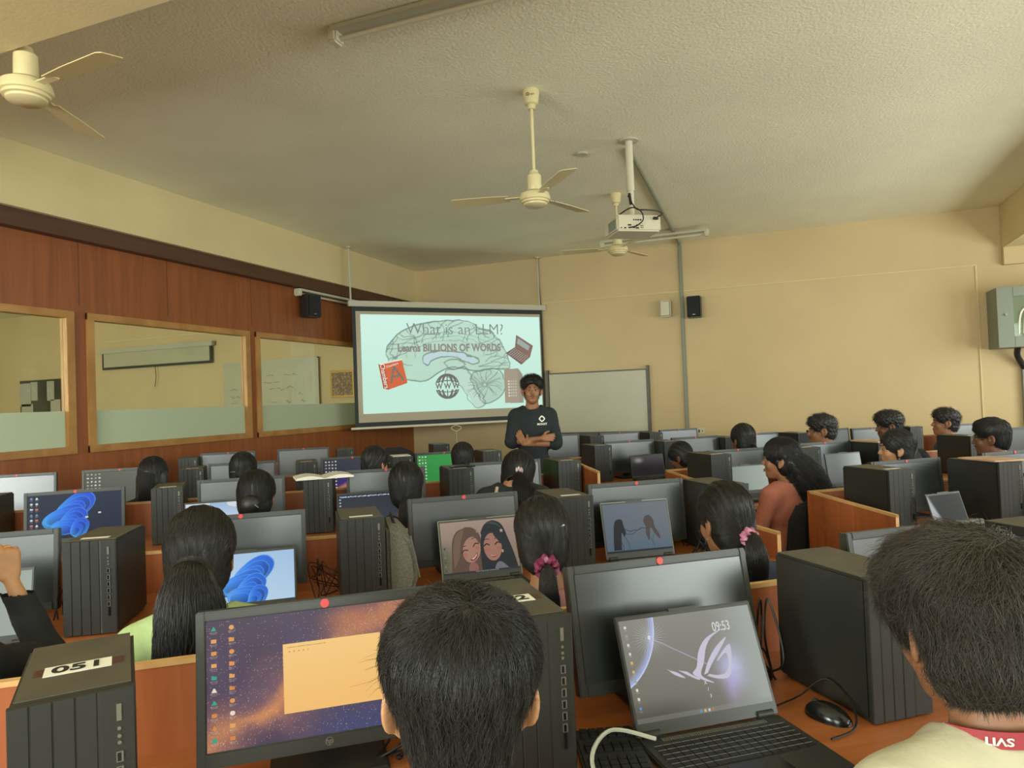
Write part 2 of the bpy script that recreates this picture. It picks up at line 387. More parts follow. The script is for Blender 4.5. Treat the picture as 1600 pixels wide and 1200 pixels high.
def slide(U, V):
    x = U*SW; y = V*SH*1.0
    c = np.tile(rgbh('c9f2df'), (len(U), 1)); c = mixc(c, rgbh('d9fdf0'), sm(.2, .9, V)*.7)
    # brain drawing (coordinates in slide fractions)
    def P_(L): return [(a, b) for a, b in L]
    outl = cr2([(.135, .56), (.13, .66), (.17, .77), (.24, .86), (.33, .915), (.43, .945), (.53, .94), (.62, .90), (.70, .84), (.76, .74), (.79, .62), (.805, .50), (.79, .42), (.70, .42), (.60, .42), (.50, .46), (.42, .42), (.33, .32), (.24, .33), (.19, .38), (.15, .47), (.135, .56)], 8)
    ins = inpoly(U, V, outl)
    c = np.where(ins[:, None], mixc(c, rgbh('b5d3bb'), .35+.5*fbm(U*9, V*6, 3)), c)
    wob = (fbm(U*14, V*9, 9)-.5)*.05; u2 = U+wob; v2 = V+wob
    lines = [(outl, .0032, .75)]
    R = np.random.default_rng(4)
    cx, cy = .46, .58
    for k in range(30):
        a = PI*(-.12+1.22*k/29); r1 = .37+.03*R.random(); x0 = cx+math.cos(a)*r1*.92; y0 = cy+math.sin(a)*.36
        pts = [(x0, y0)]; aa = a+PI
        for q in range(4):
            aa += R.uniform(-.8, .8); pts.append((pts[-1][0]+math.cos(aa)*.045, pts[-1][1]+math.sin(aa)*.05))
        lines.append((cr2(pts, 4), .0022, .551))
    for rr in (.30, .25, .20):
        arc = [(cx+math.cos(t)*rr*.95, cy+math.sin(t)*rr*.8) for t in np.linspace(-.1, PI+.15, 14)]
        lines.append((arc, .002, .35))
    cc = cr2([(.31, .50), (.33, .59), (.42, .63), (.52, .62), (.60, .55), (.62, .49), (.57, .50), (.50, .555), (.42, .565), (.37, .53), (.345, .48), (.31, .50)], 8)
    c = np.where(inpoly(U, V, cc)[:, None], mixc(c, rgbh('c6dde4'), .8), c); lines.append((cc, .003, .75))
    th = cr2([(.43, .50), (.46, .53), (.52, .53), (.55, .49), (.53, .45), (.46, .44), (.43, .50)], 8); lines.append((th, .003, .6))
    stem = cr2([(.50, .44), (.55, .46), (.59, .36), (.63, .22), (.66, .06), (.60, .03), (.56, .16), (.50, .28), (.45, .36), (.44, .42), (.50, .44)], 8)
    c = np.where(inpoly(U, V, stem)[:, None], mixc(c, rgbh('bed6c6'), .6), c); lines.append((stem, .003, .6))
    cb = cr2([(.60, .40), (.68, .43), (.76, .37), (.79, .25), (.74, .12), (.66, .06), (.62, .18), (.585, .30), (.60, .40)], 8)
    c = np.where(inpoly(U, V, cb)[:, None], mixc(c, rgbh('a9c3ad'), .6), c); lines.append((cb, .003, .7))
    for k in range(26):
        a = 2*PI*k/26; pts = [(.665+math.cos(a)*.01, .27+math.sin(a)*.02)]
        for q in range(3): pts.append((pts[-1][0]+math.cos(a+R.uniform(-.4, .4))*.03, pts[-1][1]+math.sin(a+R.uniform(-.4, .4))*.045))
        lines.append((pts, .0016, .5))
    for L, w, al in lines:
        dd = segdist(u2, v2*.5+0*u2, [(a, b*.5) for a, b in L]); c = mixc(c, rgbh('6f8378'), al*(1-sm(w*.5, w*1.6, dd))*(ins if al == .551 else 1))
    c = np.where((cb and inpoly(U, V, cb))[:, None], c, c)
    def poly(P, col): nonlocal c; c = np.where(inpoly(U, V, P)[:, None], rgbh(col), c)
    # book
    poly([(.083, .505), (.205, .55), (.232, .30), (.13, .235), (.105, .25)], 'd9683f')
    poly([(.083, .505), (.112, .49), (.135, .24), (.105, .25)], 'b9573a')
    poly([(.083, .505), (.205, .55), (.207, .535), (.09, .49)], 'e6efe0')
    # folding computer
    poly([(.855, .80), (.955, .68), (.935, .555), (.845, .665)], '8a6e60')
    poly([(.865, .765), (.935, .675), (.925, .625), (.857, .705)], '9fb0a6')
    poly([(.788, .60), (.845, .665), (.935, .555), (.88, .47)], '7c6258')
    for k in range(5):
        for j in range(9):
            a = .803+.0105*j+.009*k; b = .595-.0125*j+.013*k-.0; poly([(a, b), (a+.007, b+.008), (a+.012, b+.001), (a+.005, b-.008)], 'a9a096')
    # server tower
    poly([(.775, .425), (.86, .43), (.885, .36), (.885, .05), (.775, .055)], 'a89a86')
    poly([(.855, .43), (.885, .36), (.885, .05), (.86, .052)], '9a9384')
    for k in range(6):
        for j in range(4): poly([(.795+.014*j, .30-.032*k), (.804+.014*j, .30-.032*k), (.804+.014*j, .284-.032*k), (.795+.014*j, .284-.032*k)], 'ddeadb' if j == 0 else 'c2beac')
    # globe
    gx, gy, gr = .447*SW, .255*SH, .178
    X = U*SW-gx; Y = V*SH-gy; rr = np.hypot(X, Y); g = (np.abs(rr-gr) < .010)
    g |= (np.abs(X) < .007) & (rr < gr); 
    for q in (.45, .8): g |= (np.abs(np.hypot(X/q, Y)-gr) < .013/q) & (rr < gr)
    g |= (np.abs(np.abs(Y)-.085-.0*X+ -X*X*.9*-1) < .007) & (rr < gr)
    g &= ~((np.abs(Y) < .05))
    g &= (rr < gr+.012)
    c = np.where(g[:, None], rgbh('6d6f66'), c)
    return c
sp = painted('projected_slide', SW, SH, 560, 280, slide, e, y=-.005); sp.location = (.155+SW/2, 0, 1.42)  # slide and its lettering emit by themselves, standing in for the projector's light
INKS = emis('slide_grey', '7a857c', 1); INKB = emis('slide_brown', '86827a', 1); INKW = emis('slide_white', 'e9f6ea', 1); INKG = emis('slide_dark', '6a6258', 1)
def stext(s, size, m, x, z, bold=0, rot=0, sx=1.0):
    t = text(s, size, m, sp, Matrix.Translation((x-SW/2, -.008, z)) @ Matrix.Rotation(rot, 4, 'Y') @ FRONT, bold, 'slide_text', sx=sx); return t
stext('What is an LLM?', .235, INKS, 1.43, 1.20, -.002, 0, .97)
stext('Learns BILLIONS OF WORDS', .155, INKB, 1.33, .925, .006, 0, .83)
stext('W W W', .115, INKG, .447*SW, .255*SH, .004, 0, .87)
stext('A', .34, INKG, .172*SW, .385*SH, -.001, -.2)
stext('Chambers', .095, INKW, .112*SW, .375*SH, .0005, math.radians(80), .9)
stext('Chambers', .045, INKW, .155*SW, .485*SH, 0, -.3)
# suspension rods of the screen
for nm, u, lab in (('a', 0.03, 'thin white rod holding left end of projection screen to ceiling'), ('b', 2.99, 'thin white rod holding right end of projection screen to ceiling')):
    p = org+d*u; thing1(MB().tube([(p.x, p.y, 3.0), (p.x-.01, p.y, HT)], .013, 8).cyl((p.x-.01, p.y, HT-.02), .04, .02, 12), MT['white_mt'], 'hanging_rod', lab, 'rod', smooth=True)
for k_ in ('a',):
    p = org+d*3.02; thing1(MB().tube([(p.x, p.y, 3.0), (p.x-.05, p.y, HT-.01)], .006, 6), MT['alu'], 'hanging_wire', 'thin dark wire beside the right rod of the projection screen', 'wire')

# ---- wall speakers
def speaker(name, loc, rz, m, label, w=.19, h=.30, dp=.16, badge=True):
    e = empty(name, loc, rz, label, 'speaker')
    MB().prism([(-w/2, 0), (w/2, 0), (w/2, h), (-w/2, h)], -dp, 0).build('cabinet', m, e, bevel=.012)
    MB().box(-w/2+.012, -dp-.008, .012, w/2-.012, -dp+.002, h-.012).build('grille', m if not badge else MT['fabric_blk'], e, bevel=.006)
    MB().box(-.03, 0, h*.4, .03, .05, h*.6).build('bracket', MT['alu'] if badge else MT['white_pl'], e)
    if badge: MB().box(-.018, -dp-.011, .035, .018, -dp-.007, .045).build('badge', MT['port'], e)
    return e
speaker('wall_speaker', (XW+.06, 7.72, 2.72), math.radians(75), MT['blk'], 'black wall speaker on the wooden partition above third window', .22, .30)
speaker('wall_speaker', (-1.11, YF-.06, 2.63), 0, MT['blk'], 'black wall speaker just right of the grey pipe', .20, .31)
speaker('wall_speaker', (-1.53, YF-.04, 2.68), 0, MT['white_pl'], 'small off-white wall speaker left of the grey pipe', .16, .24, .09, False)
# white tube lamp above the left speaker
def tube_light(p0, p1, label, ceil=True):
    p0 = Vector(p0); p1 = Vector(p1); L = (p1-p0).length; a = math.atan2(p1.y-p0.y, p1.x-p0.x)
    e = empty('tube_light', (p0+p1)/2, a, label, 'tube light')
    MB().box(-L/2, -.05, -.03, L/2, .05, 0).build('channel', MT['white_mt'], e, bevel=.006)
    MB().box(-L/2, -.058, -.034, L/2, -.046, -.01).build('reflector_edge', MT['white_mt'], e)
    for s in (-1, 1): MB().box(s*L/2-.03, -.045, -.095, s*L/2+.03, .055, 0).build('end_cap', MT['white_pl'], e, bevel=.012)
    MB().tube([(-L/2, .012, -.062), (L/2, .012, -.062)], .016, 12).build('lamp_tube', MT['white_pl'], e, smooth=True)
    return e
tube_light((-2.38, 3.52, HT), (-.98, 3.52, HT), 'unlit tube light on the ceiling at the top edge, nearest the camera')
tube_light((-2.26, 9.75, HT-.046), (-.83, 9.75, HT-.046), 'unlit tube light on the ceiling behind the projector near the far wall')
t = tube_light((XW+.06, 7.55, 3.09), (XW+.06, 8.9, 3.09), 'white tube light fixed high on the wooden partition beside the projection screen')
# ---- ceiling fans
def fan(x, y, zc, rot, label):
    e = empty('ceiling_fan', (x, y, HT), rot, label, 'ceiling fan', None)
    z = zc-HT
    MB().lathe([(0, -.001), (.058, -.001), (.062, -.02), (.048, -.10), (.03, -.11), (.028, -.14), (.0, -.14)]).build('canopy', MT['cream_pl'], e, smooth=True)
    MB().tube([(0, 0, -.1), (0, 0, z+.17)], .012, 10).build('down_rod', MT['cream_pl'], e, smooth=True)
    MB().lathe([(0, z+.20), (.03, z+.20), (.034, z+.18), (.05, z+.165), (.052, z+.07), (.045, z+.05), (0, z+.05)]).build('rod_cover', MT['cream_pl'], e, smooth=True)
    m = MB().lathe([(0, z+.055), (.07, z+.05), (.104, z+.03), (.112, z), (.110, z-.018), (.100, z-.022), (.099, z-.036), (.086, z-.04), (.084, z-.05), (.07, z-.06), (0, z-.064)], n=36).build('motor', MT['cream_pl'], e, smooth=True)
    for k in range(3):
        a = 2*PI*k/3; R = Matrix.Rotation(a, 4, 'Z')
        mb = MB()
        mb.box(.09, -.02, z+.008, .22, .02, z+.014, M=R)
        pl = [(.19, -.045), (.35, -.06), (.60, -.066), (.62, -.05), (.62, .05), (.60, .066), (.35, .06), (.19, .045)]
        T = Matrix.Translation((0, 0, z+.012)) @ Matrix.Rotation(.18, 4, 'X')
        vs = [R @ (T @ Vector((px, py, s*.002))) for s in (-1, 1) for px, py in pl]; nn = len(pl)
        mb.add(vs, [tuple(range(nn))[::-1], tuple(range(nn, 2*nn))]+[(i, (i+1) % nn, nn+(i+1) % nn, nn+i) for i in range(nn)])
        mb.build('blade', MT['cream_pl'], e)
    return e
f1 = fan(-1.60, 4.82, 2.99, math.radians(70), 'cream ceiling fan on long rod, nearest in the middle of the ceiling')
MK = [text('O', .03, MT['ink'], f1, Matrix.Rotation(-.95, 4, 'Z') @ Matrix.Translation((-.022, -.0615, -.05)) @ FRONT, .001, 'maker_mark'), text('ajm', .02, MT['ink'], f1, Matrix.Rotation(-.95, 4, 'Z') @ Matrix.Translation((.012, -.062, -.05)) @ FRONT, 0, 'maker_mark')]
fan(-1.61, 7.69, 3.155, math.radians(70), 'cream ceiling fan seen behind and below the projector')
fan(-3.25, 2.27, 3.075, math.radians(-5), 'cream ceiling fan at upper left beside the ceiling beam')
thing1(MB().lathe([(0, 0), (.05, 0), (.055, -.012), (.05, -.016), (.03, -.014), (0, -.014)], (-1.61, 6.27, HT)), MT['white_mt'], 'ceiling_plate', 'small round white blanking plate on ceiling between fan and projector pole', 'ceiling plate', smooth=True)
# ---- projector
e = empty('projector', (-1.15, 6.14, 0), math.radians(33), 'white ceiling projector on a round pole with black cables', 'projector')
MB().cyl((0, 0, HT-.012), .085, .012, 24).build('ceiling_flange', MT['white_mt'], e, bevel=.002)
MB().cyl((0, 0, 3.33), .033, HT-3.34, 20).cyl((0, 0, 3.1), .026, .25, 20).build('pole', MT['white_pl'], e, smooth=True)
PR = empty('body'); bpy.data.objects.remove(PR)
pb = MB().box(-.20, -.16, 2.94, .20, .16, 3.08).build('body', MT['white_pl'], e, bevel=.014)
MB().box(-.06, -.06, 3.075, .06, .06, 3.11).build('mount_bracket', MT['white_mt'], e, bevel=.004)
MB().cyl((.11, .155, 3.01), .045, .03, 20, 'y').build('lens', MT['gloss'], pb, smooth=True)
mb = MB()
for k, (x, z, w, h) in enumerate(((-.165, 2.965, .012, .008), (-.13, 2.965, .02, .01), (-.09, 2.968, .025, .012), (-.09, 2.99, .03, .012), (-.05, 2.968, .02, .01), (-.02, 2.965, .03, .012), (-.02, 2.99, .02, .01), (.015, 2.97, .008, .008), (.015, 2.985, .008, .008), (.03, 2.97, .008, .008), (.03, 2.985, .008, .008), (-.05, 3.035, .01, .012), (-.03, 3.035, .012, .012), (-.01, 3.035, .015, .012), (.012, 3.035, .015, .012))):
    mb.box(x-w/2, -.163, z-h/2, x+w/2, -.158, z+h/2)
mb.build('socket_panel', MT['ink'], pb)
mb = MB()
for k in range(9): mb.box(-.203, -.12+k*.02, 2.965, -.199, -.11+k*.02, 3.05)
mb.build('side_vent', MT['grey_mt'], pb)
MB().tube(catmull([(-.16, -.1, 3.09), (-.08, -.19, 3.13), (.0, -.2, 3.10), (.02, -.2, 3.03), (-.03, -.19, 2.98), (-.08, -.17, 2.967)], 6), .006, 6).tube(catmull([(-.04, -.03, 3.28), (.0, -.1, 3.15), (.06, -.17, 3.12), (.16, -.18, 3.11), (.20, -.19, 3.08), (.16, -.18, 3.06)], 6), .006, 6).cyl((.12, -.185, 3.045), .013, .04, 10, 'x').tube([(-.03, -.035, 3.3), (-.02, -.04, 3.2)], .012, 8).build('cable', MT['cable'], pb, smooth=True)
# ---- electrical cabinet, trunking and cable on the far wall
e = empty('wall_cabinet', (2.52, YF, 1.95), 0, 'grey metal wall cabinet with glazed door at the right edge', 'cabinet')
MB().box(0, -.42, 0, .75, 0, .74).build('body', MT['grey_mt'], e, bevel=.006)
dr = MB().box(0, -.445, .0, .17, -.42, .74).box(.17, -.445, 0, .75, -.42, .13).box(.17, -.445, .62, .75, -.42, .74).box(.62, -.445, .13, .75, -.42, .62).build('door', MT['grey_mt'], e, bevel=.004)
MB().cyl((.09, -.465, .40), .014, .022, 14, 'y').build('lock', MT['port'], dr, smooth=True)
MB().box(.17, -.43, .13, .62, -.425, .62).build('door_glass', MT['glass'], dr)
mb = MB()
for k in range(5):
    mb.tube(catmull([(.22+.05*k, -.424, .16), (.24+.05*k, -.4245, .38), (.30+.03*k, -.4245, .47), (.45, -.4245, .49)], 5), .012, 6)
mb.build('cable_bundle', MT['white'], e, smooth=True)
thing1(MB().tube(catmull([(2.78, YF-.2, 1.96), (2.79, YF-.12, 1.86), (2.86, YF-.05, 1.74), (2.90, YF-.04, 1.66)], 6), .035, 10), MT['cable'], 'cable_bundle', 'thick dark cable bundle below the grey wall cabinet', 'cable', smooth=True)
mb = MB().box(2.85, YF-.07, .1, 3.02, YF, 1.68)
thing1(mb, mat('slotted_trunking', '8f948c', .5), 'cable_trunking', 'grey slotted cable trunking below the wall cabinet at right edge', 'trunking', bevel=.003)
# wall socket
e = empty('wall_socket', (-1.12, YF-.012, .985), 0, 'white wall socket at the foot of the grey pipe', 'socket')
MB().box(-.07, -.01, -.045, .07, .012, .045).build('plate', MT['white_pl'], e, bevel=.003)
MB().box(-.02, -.013, -.02, .0, -.009, .02).box(.03, -.013, -.01, .042, -.009, .01).build('switch', MT['ink'], e)
# ---- things of the neighbouring room
e = empty('pulldown_screen', (-11.57, YF-.06, 2.47), 0, 'half-lowered projection screen seen through the middle glass pane', 'projection screen')
MB().box(-1.50, -.05, .33, 1.50, .04, .42).build('roller_housing', MT['white_mt'], e, bevel=.01)
MB().box(-1.44, -.002, .0, 1.44, .004, .36).build('black_border', MT['dark'], e)
MB().box(-1.39, -.006, .05, 1.39, -.002, .34).build('screen_cloth', MT['wb'], e)
MB().tube([(0, 0, 0), (.02, 0, -.2), (-.02, 0, -.4)], .006, 6).build('pull_cord', MT['dark'], e)
e = empty('whiteboard', (-8.80, YF-.04, 1.30), 0, 'written-on whiteboard seen through the glass left of the lit slide', 'whiteboard')
MB().box(-1.07, -.01, .0, 1.07, .01, 1.13).build('board', MT['wb'], e)
MB().box(-1.09, -.016, 1.13, 1.09, .01, 1.15).box(1.07, -.016, 0, 1.09, .01, 1.15).build('frame', MT['white_mt'], e)
mb = MB(); R_ = random.Random(3)
for k in range(5):
    x = -.9
    z = .85-k*.12
    while x < .7:
        L = R_.uniform(.05, .2)
        if R_.random() < .45: mb.tube(catmull([(x, -.013, z), (x+L*.3, -.013, z+R_.uniform(-.03, .04)), (x+L*.6, -.013, z+R_.uniform(-.03, .03)), (x+L, -.013, z)], 3), .0035, 4)
        x += L+.05
mb.build('pen_writing', MT['grey_mt'], e)
e = empty('notice_board', (-14.85, YF-.03, 1.50), 0, 'dark notice board with pinned papers seen through the left glass pane', 'notice board')
MB().box(-.68, -.01, -.1, .68, .01, .86).build('board', MT['alu'], e, bevel=.003)
for x, z, w, h in ((-.5, .3, .34, .5), (-.22, .42, .2, .4), (-.45, -.05, .36, .4), (.28, .4, .22, .42), (.42, .0, .3, .42)):
    MB().box(x-w/2, -.014, z, x+w/2, -.011, z+h).build('pinned_paper', MT['paper_d'], e)
e = empty('framed_picture', (-7.22, YF-.03, 1.70), 0, 'small gold-framed picture on the wall seen through the right glass pane', 'picture')
MB().box(-.25, -.02, 0, .25, .01, .48).build('frame', mat('gold_frame', 'a07a30', .4, metal=.4), e, bevel=.005)
def pic(U, V):
    c = mixc(np.tile(rgbh('9a7a52'), (len(U), 1)), rgbh('5e4030'), fbm(U*14, V*10, 5)); return mixc(c, rgbh('c8b080'), (fbm(U*20, V*18, 8) > .55)*.6)
pp = painted('picture_print', .42, .40, 60, 50, pic, e, y=-.022, m=MT['print']); pp.location.z = .04
# ================================================================== COMPUTER BENCHES
DZ = .775
def bench(row, a0, a1, back, ztop, label, left_panel=None, right_panel=None, dp=.88, near=.05, sdp=.62):
    e = empty('computer_bench', rowp(0, 0), RA, label, 'computer desk', 'laminate computer benches')
    MB().box(a0, back-dp+.004, DZ-.026, a1, back-.018, DZ-.001).build('desktop', MT['desk'], e)
    MB().box(a0, back-dp-.0, DZ-.027, a1, back-dp+.004, DZ-.0008).build('front_edge', MT['edge'], e)
    MB().box(a0, back-.018, .06, a1, back, ztop-.002).build('back_panel', MT['dpanel'], e)
    MB().box(a0, back-.0185, ztop-.002, a1, back+.0005, ztop).box(a0, back-.021, ztop-.012, a1, back-.018, ztop).build('back_panel_edge', MT['edge'], e)
    def side(a, zt, z_near=None):
        z_near = zt if z_near is None else z_near
        n = back-(sdp if zt > DZ else dp-.02)
        vs = [(a-.009, n, 0), (a+.009, n, 0), (a+.009, back-.019, 0), (a-.009, back-.019, 0), (a-.009, n, z_near-.001), (a+.009, n, z_near-.001), (a+.009, back-.019, zt-.001), (a-.009, back-.019, zt-.001)]
        p = MB().add(vs, [(0, 1, 2, 3), (4, 5, 6, 7), (0, 1, 5, 4), (2, 3, 7, 6), (1, 2, 6, 5), (0, 3, 7, 4)]).build('side_panel', MT['dpanel'], e)
        vs = [(a-.0095, n-.003, z_near), (a+.0095, n-.003, z_near), (a+.0095, back-.019, zt), (a-.0095, back-.019, zt)]
        vs2 = [(x, y, z-.014) for x, y, z in vs]
        MB().add(vs+vs2, [(0, 1, 2, 3), (4, 7, 6, 5), (0, 1, 5, 4), (1, 2, 6, 5), (2, 3, 7, 6), (3, 0, 4, 7)]).box(a-.0095, n-.003, 0, a+.0095, n, z_near).build('side_panel_edge', MT['edge'], p)
    a = a0+.01
    if left_panel: side(a0+.01, left_panel, left_panel-near)
    else: side(a0+.01, DZ-.026)
    if right_panel: side(a1-.01, right_panel, right_panel-near)
    else: side(a1-.01, DZ-.026)
    k = a0+.9
    while k < a1-.5:
        MB().box(k-.009, back-.22, 0, k+.009, back-.018, DZ-.027).build('leg_panel', MT['dpanel'], e); k += .9
    return e
bench(1, -2.1, 2.60, 1.78, .975, 'orange-brown laminate bench of the front row nearest the camera', dp=.70)
bench(2, -2.3, 2.06, 3.33, .950, 'laminate bench of second row, left of the aisle, carrying the grey bag', None, .905, near=.01)
bench(2, 2.77, 4.70, 3.39, .950, 'laminate bench of second row, right of the aisle, with tall slanting side panel', .952)
bench(3, -2.7, 1.915, 4.92, .985, 'laminate bench of third row, left of the aisle, ending in orange side panel', None, 1.085, sdp=.56)
bench(3, 2.70, 6.45, 4.90, .950, 'laminate bench of third row, right of the aisle', .950)
bench(4, -2.10, 1.72, 6.25, .97, 'laminate bench of fourth row, left of the aisle')
bench(4, 2.40, 7.30, 6.25, .97, 'laminate bench of fourth row, right of the aisle')
bench(5, -1.12, 1.70, 7.72, .98, 'laminate bench of last row below the projection screen')
bench(5, 2.35, 5.10, 7.72, .98, 'laminate bench of last row below the whiteboard')

# ================================================================== SYSTEM UNITS
def tower_proto():
    e = empty('computer_tower')
    w, dpt, h = .17, .325, .325
    MB().box(-w/2, .012, .006, w/2, dpt, h-.002).build('case', MT['blk2'], e, bevel=.006)
    MB().box(-w/2+.006, .03, h-.003, w/2-.006, dpt-.01, h).build('top_cover', MT['blktop'], e)
    # fluted front with a plain strip on the right
    pts = [(-w/2, .014), (-w/2, .004)]; x = -w/2; n = 4; fw_ = .118/n
    for k in range(n):
        x0 = -w/2+k*fw_; pts += [(x0+.0012, .0008), (x0+fw_-.0026, .0012), (x0+fw_-.0016, .003), (x0+fw_-.0008, .003)]
    pts += [(w/2-.048, .002), (w/2-.003, .002), (w/2, .006), (w/2, .014)]
    vs = [(px, py, z) for z in (.004, h-.001) for px, py in pts]; m = len(pts)
    MB().add(vs, [tuple(range(m)), tuple(range(m, 2*m))]+[(i, (i+1) % m, m+(i+1) % m, m+i) for i in range(m)]).build('front_panel', MT['blk'], e)
    mb = MB(); cx = w/2-.024
    mb.box(cx-.0035, -.0005, h-.05, cx+.0035, .003, h-.024, 1)
    for z in (h-.062, h-.074, h-.084): mb.cyl((cx, -.0008, z), .003, .004, 10, 'y', 1)
    for z in (h-.105, h-.128, h-.151, h-.174, h-.197, h-.220): mb.box(cx-.005, -.001, z-.009, cx+.005, .003, z+.007, 1).box(cx-.0035, -.0014, z-.0075, cx+.002, .003, z+.0055, 0)
    mb.box(cx-.003, -.0008, h-.262, cx+.003, .003, h-.232, 0)
    mb.build('port_strip', [MT['gloss'], MT['port']], e)
    MB().box(-w/2+.01, .02, 0, -w/2+.03, dpt-.02, .008).box(w/2-.03, .02, 0, w/2-.01, dpt-.02, .008).build('feet', MT['blk'], e)
    MB().box(-.045, .05, h, .045, .078, h+.0006).build('asset_label', MT['white'], e)
    return e
TP = tower_proto(); used = [False]
def tower(a, b, yaw, label, skip=(), z=DZ):
    e = copy_tree(TP, None, skip)
    e.location = rowp(a, b, z); e.rotation_euler = (0, 0, RA+math.radians(yaw))
    return tag(e, label, 'computer tower', 'black computer towers on the benches')
TW = [
 (-.345, 1.245, 12, 'black computer tower numbered 051 at the lower left corner', ('asset_label',)),
 (.425, 1.325, 0, 'black computer tower numbered 052 behind the nearest person\'s head', ('asset_label',)),
 (1.29, 1.29, 0, 'large black computer tower between the open gaming laptop and the cream-shirted person', ('asset_label',)),
 (2.12, 1.38, 0, 'black computer tower at the right edge above the cream-shirted person\'s head', ()),
 (-.71, 2.77, -6, 'black computer tower left of the person in pale green', ()),
 (.220, 2.765, 0, 'black computer tower directly left of the grey bag', ()),
 (1.145, 2.88, 0, 'black computer tower directly behind the person with the maroon scrunchie', ()),
 (1.93, 2.86, 0, 'black computer tower behind the person with the pink scrunchie', ()),
 (2.955, 2.895, 0, 'black computer tower just above the slanting orange side panel', ()),
 (3.68, 2.88, 0, 'black computer tower with a magazine on top at the right edge', ()),
 (-1.72, 4.56, 0, 'black computer tower cut by the left edge of the photo, third row', ()),
 (-.745, 4.50, 4, 'black computer tower right of the monitor with dark blue swirl wallpaper', ()),
 (.095, 4.42, -6, 'black computer tower with an open white booklet on top', ()),
 (1.00, 4.50, 0, 'black computer tower with a phone on top, right of the green screen', ()),
 (1.78, 4.56, 0, 'black computer tower right of the person leaning in the black dress', ()),
 (2.815, 4.30, 0, 'black computer tower in front of the bowed person right of the aisle', ()),
 (3.63, 4.37, 0, 'black computer tower right of the curly hair with yellow clip', ()),
 (4.32, 4.36, 0, 'black computer tower with tan papers on top behind smooth-haired person in left profile', ()),
 (5.31, 4.42, 0, 'black computer tower below the tousled-haired person rightmost against far wall', ()),
 (-.80, 5.88, 2, 'black computer tower right of the person with loose straight hair', ()),
 (.045, 5.90, 0, 'black computer tower directly behind the white booklet', ()),
 (.81, 5.86, 0, 'black computer tower with white sheet on top left of green screen', ()),
 (1.59, 5.90, 0, 'black computer tower just left of the leaning person, front of the standing person', ()),
 (2.59, 5.80, 0, 'black computer tower right of the standing person, behind the aisle panel', ()),
 (3.285, 5.80, 0, 'black computer tower behind the small laptop, left of bowed person', ()),
 (3.97, 5.86, 0, 'black computer tower left of the person below the grey pipe', ()),
 (4.80, 5.86, 0, 'black computer tower left of the wavy-haired person centre right at far wall', ()),
 (6.18, 5.84, 0, 'black computer tower behind the short curly-haired person with moustache', ()),
 (-1.02, 7.28, 0, 'black computer tower at the left end of the last row by the partition', ('asset_label',)),
 (.44, 7.36, 0, 'black computer tower in the last row left of the wood panel edge', ('asset_label',)),
 (1.42, 7.30, 0, 'black computer tower in the last row below the screen\'s pull cord', ('asset_label',)),
 (3.19, 7.30, 0, 'black computer tower in the last row below left half of whiteboard', ('asset_label',)),
 (3.93, 7.30, 0, 'black computer tower in the last row below whiteboard\'s right post', ('asset_label',)),
]
tw = []
for i, (a, b, y, lab, sk) in enumerate(TW):
    if i == 0: tw.append(None); continue
    tw.append(tower(a, b, y, lab, sk))
def numbered(i, num):
    a, b, y, lab, sk = TW[i]
    e = tw[i] if tw[i] else tower(a, b, y, lab, sk); h = .325
    tg = MB().box(-.05, .125, h, .05, .175, h+.0008).build('number_label', MT['white'], e)
    for x0_, x1_ in ((-.064, -.05), (.05, .068)): MB().box(x0_, .132, h, x1_, .17, h+.0006).build('tape', MT['tape'], e)
    text(num, .046, MT['ink'], tg, Matrix.Translation((0, .150, h+.0012)), .0012, 'number', sx=1.15)
    return e
tw[0] = numbered(0, '051'); numbered(1, '052')
for c_ in list(TP.children): bpy.data.objects.remove(c_)
bpy.data.objects.remove(TP)

# ================================================================== SCREEN PICTURES
def icons(c, U, V, cols, rows, x0, y0, dx, dy, sz, pal, seed=1, asp=1.7, n=99, labels=True):
    R = np.random.default_rng(seed); k = 0
    for i in range(cols):
        for j in range(rows):
            k += 1
            if k > n: break
            cx = x0+dx*i; cy = y0-dy*j; col = rgbh(pal[R.integers(len(pal))]); kind = R.integers(4)
            du = (U-cx); dv = (V-cy)/asp
            if kind == 0: m = np.hypot(du, dv) < sz*.55
            elif kind == 1: m = (np.abs(du) < sz*.55) & (np.abs(dv) < sz*.45)
            elif kind == 2: m = (np.abs(du) < sz*.6*(1-(dv/sz+.5)*.8)) & (np.abs(dv) < sz*.5)
            else: m = ((np.abs(du) < sz*.55) & (np.abs(dv) < sz*.42)) | ((np.abs(du+sz*.3) < sz*.25) & (np.abs(dv-sz*.45) < sz*.12))
            c = np.where(m[:, None], col, c)
            if labels:
                for q in (0, 1):
                    m2 = (np.abs(du) < sz*(.8-.25*q)) & (np.abs(dv+sz*(.85+.35*q)) < sz*.10) & ((U*900).astype(int) % 3 != 0)
                    c = np.where(m2[:, None], c*.45+.5*rgbh('e8d8c0'), c)
    return c
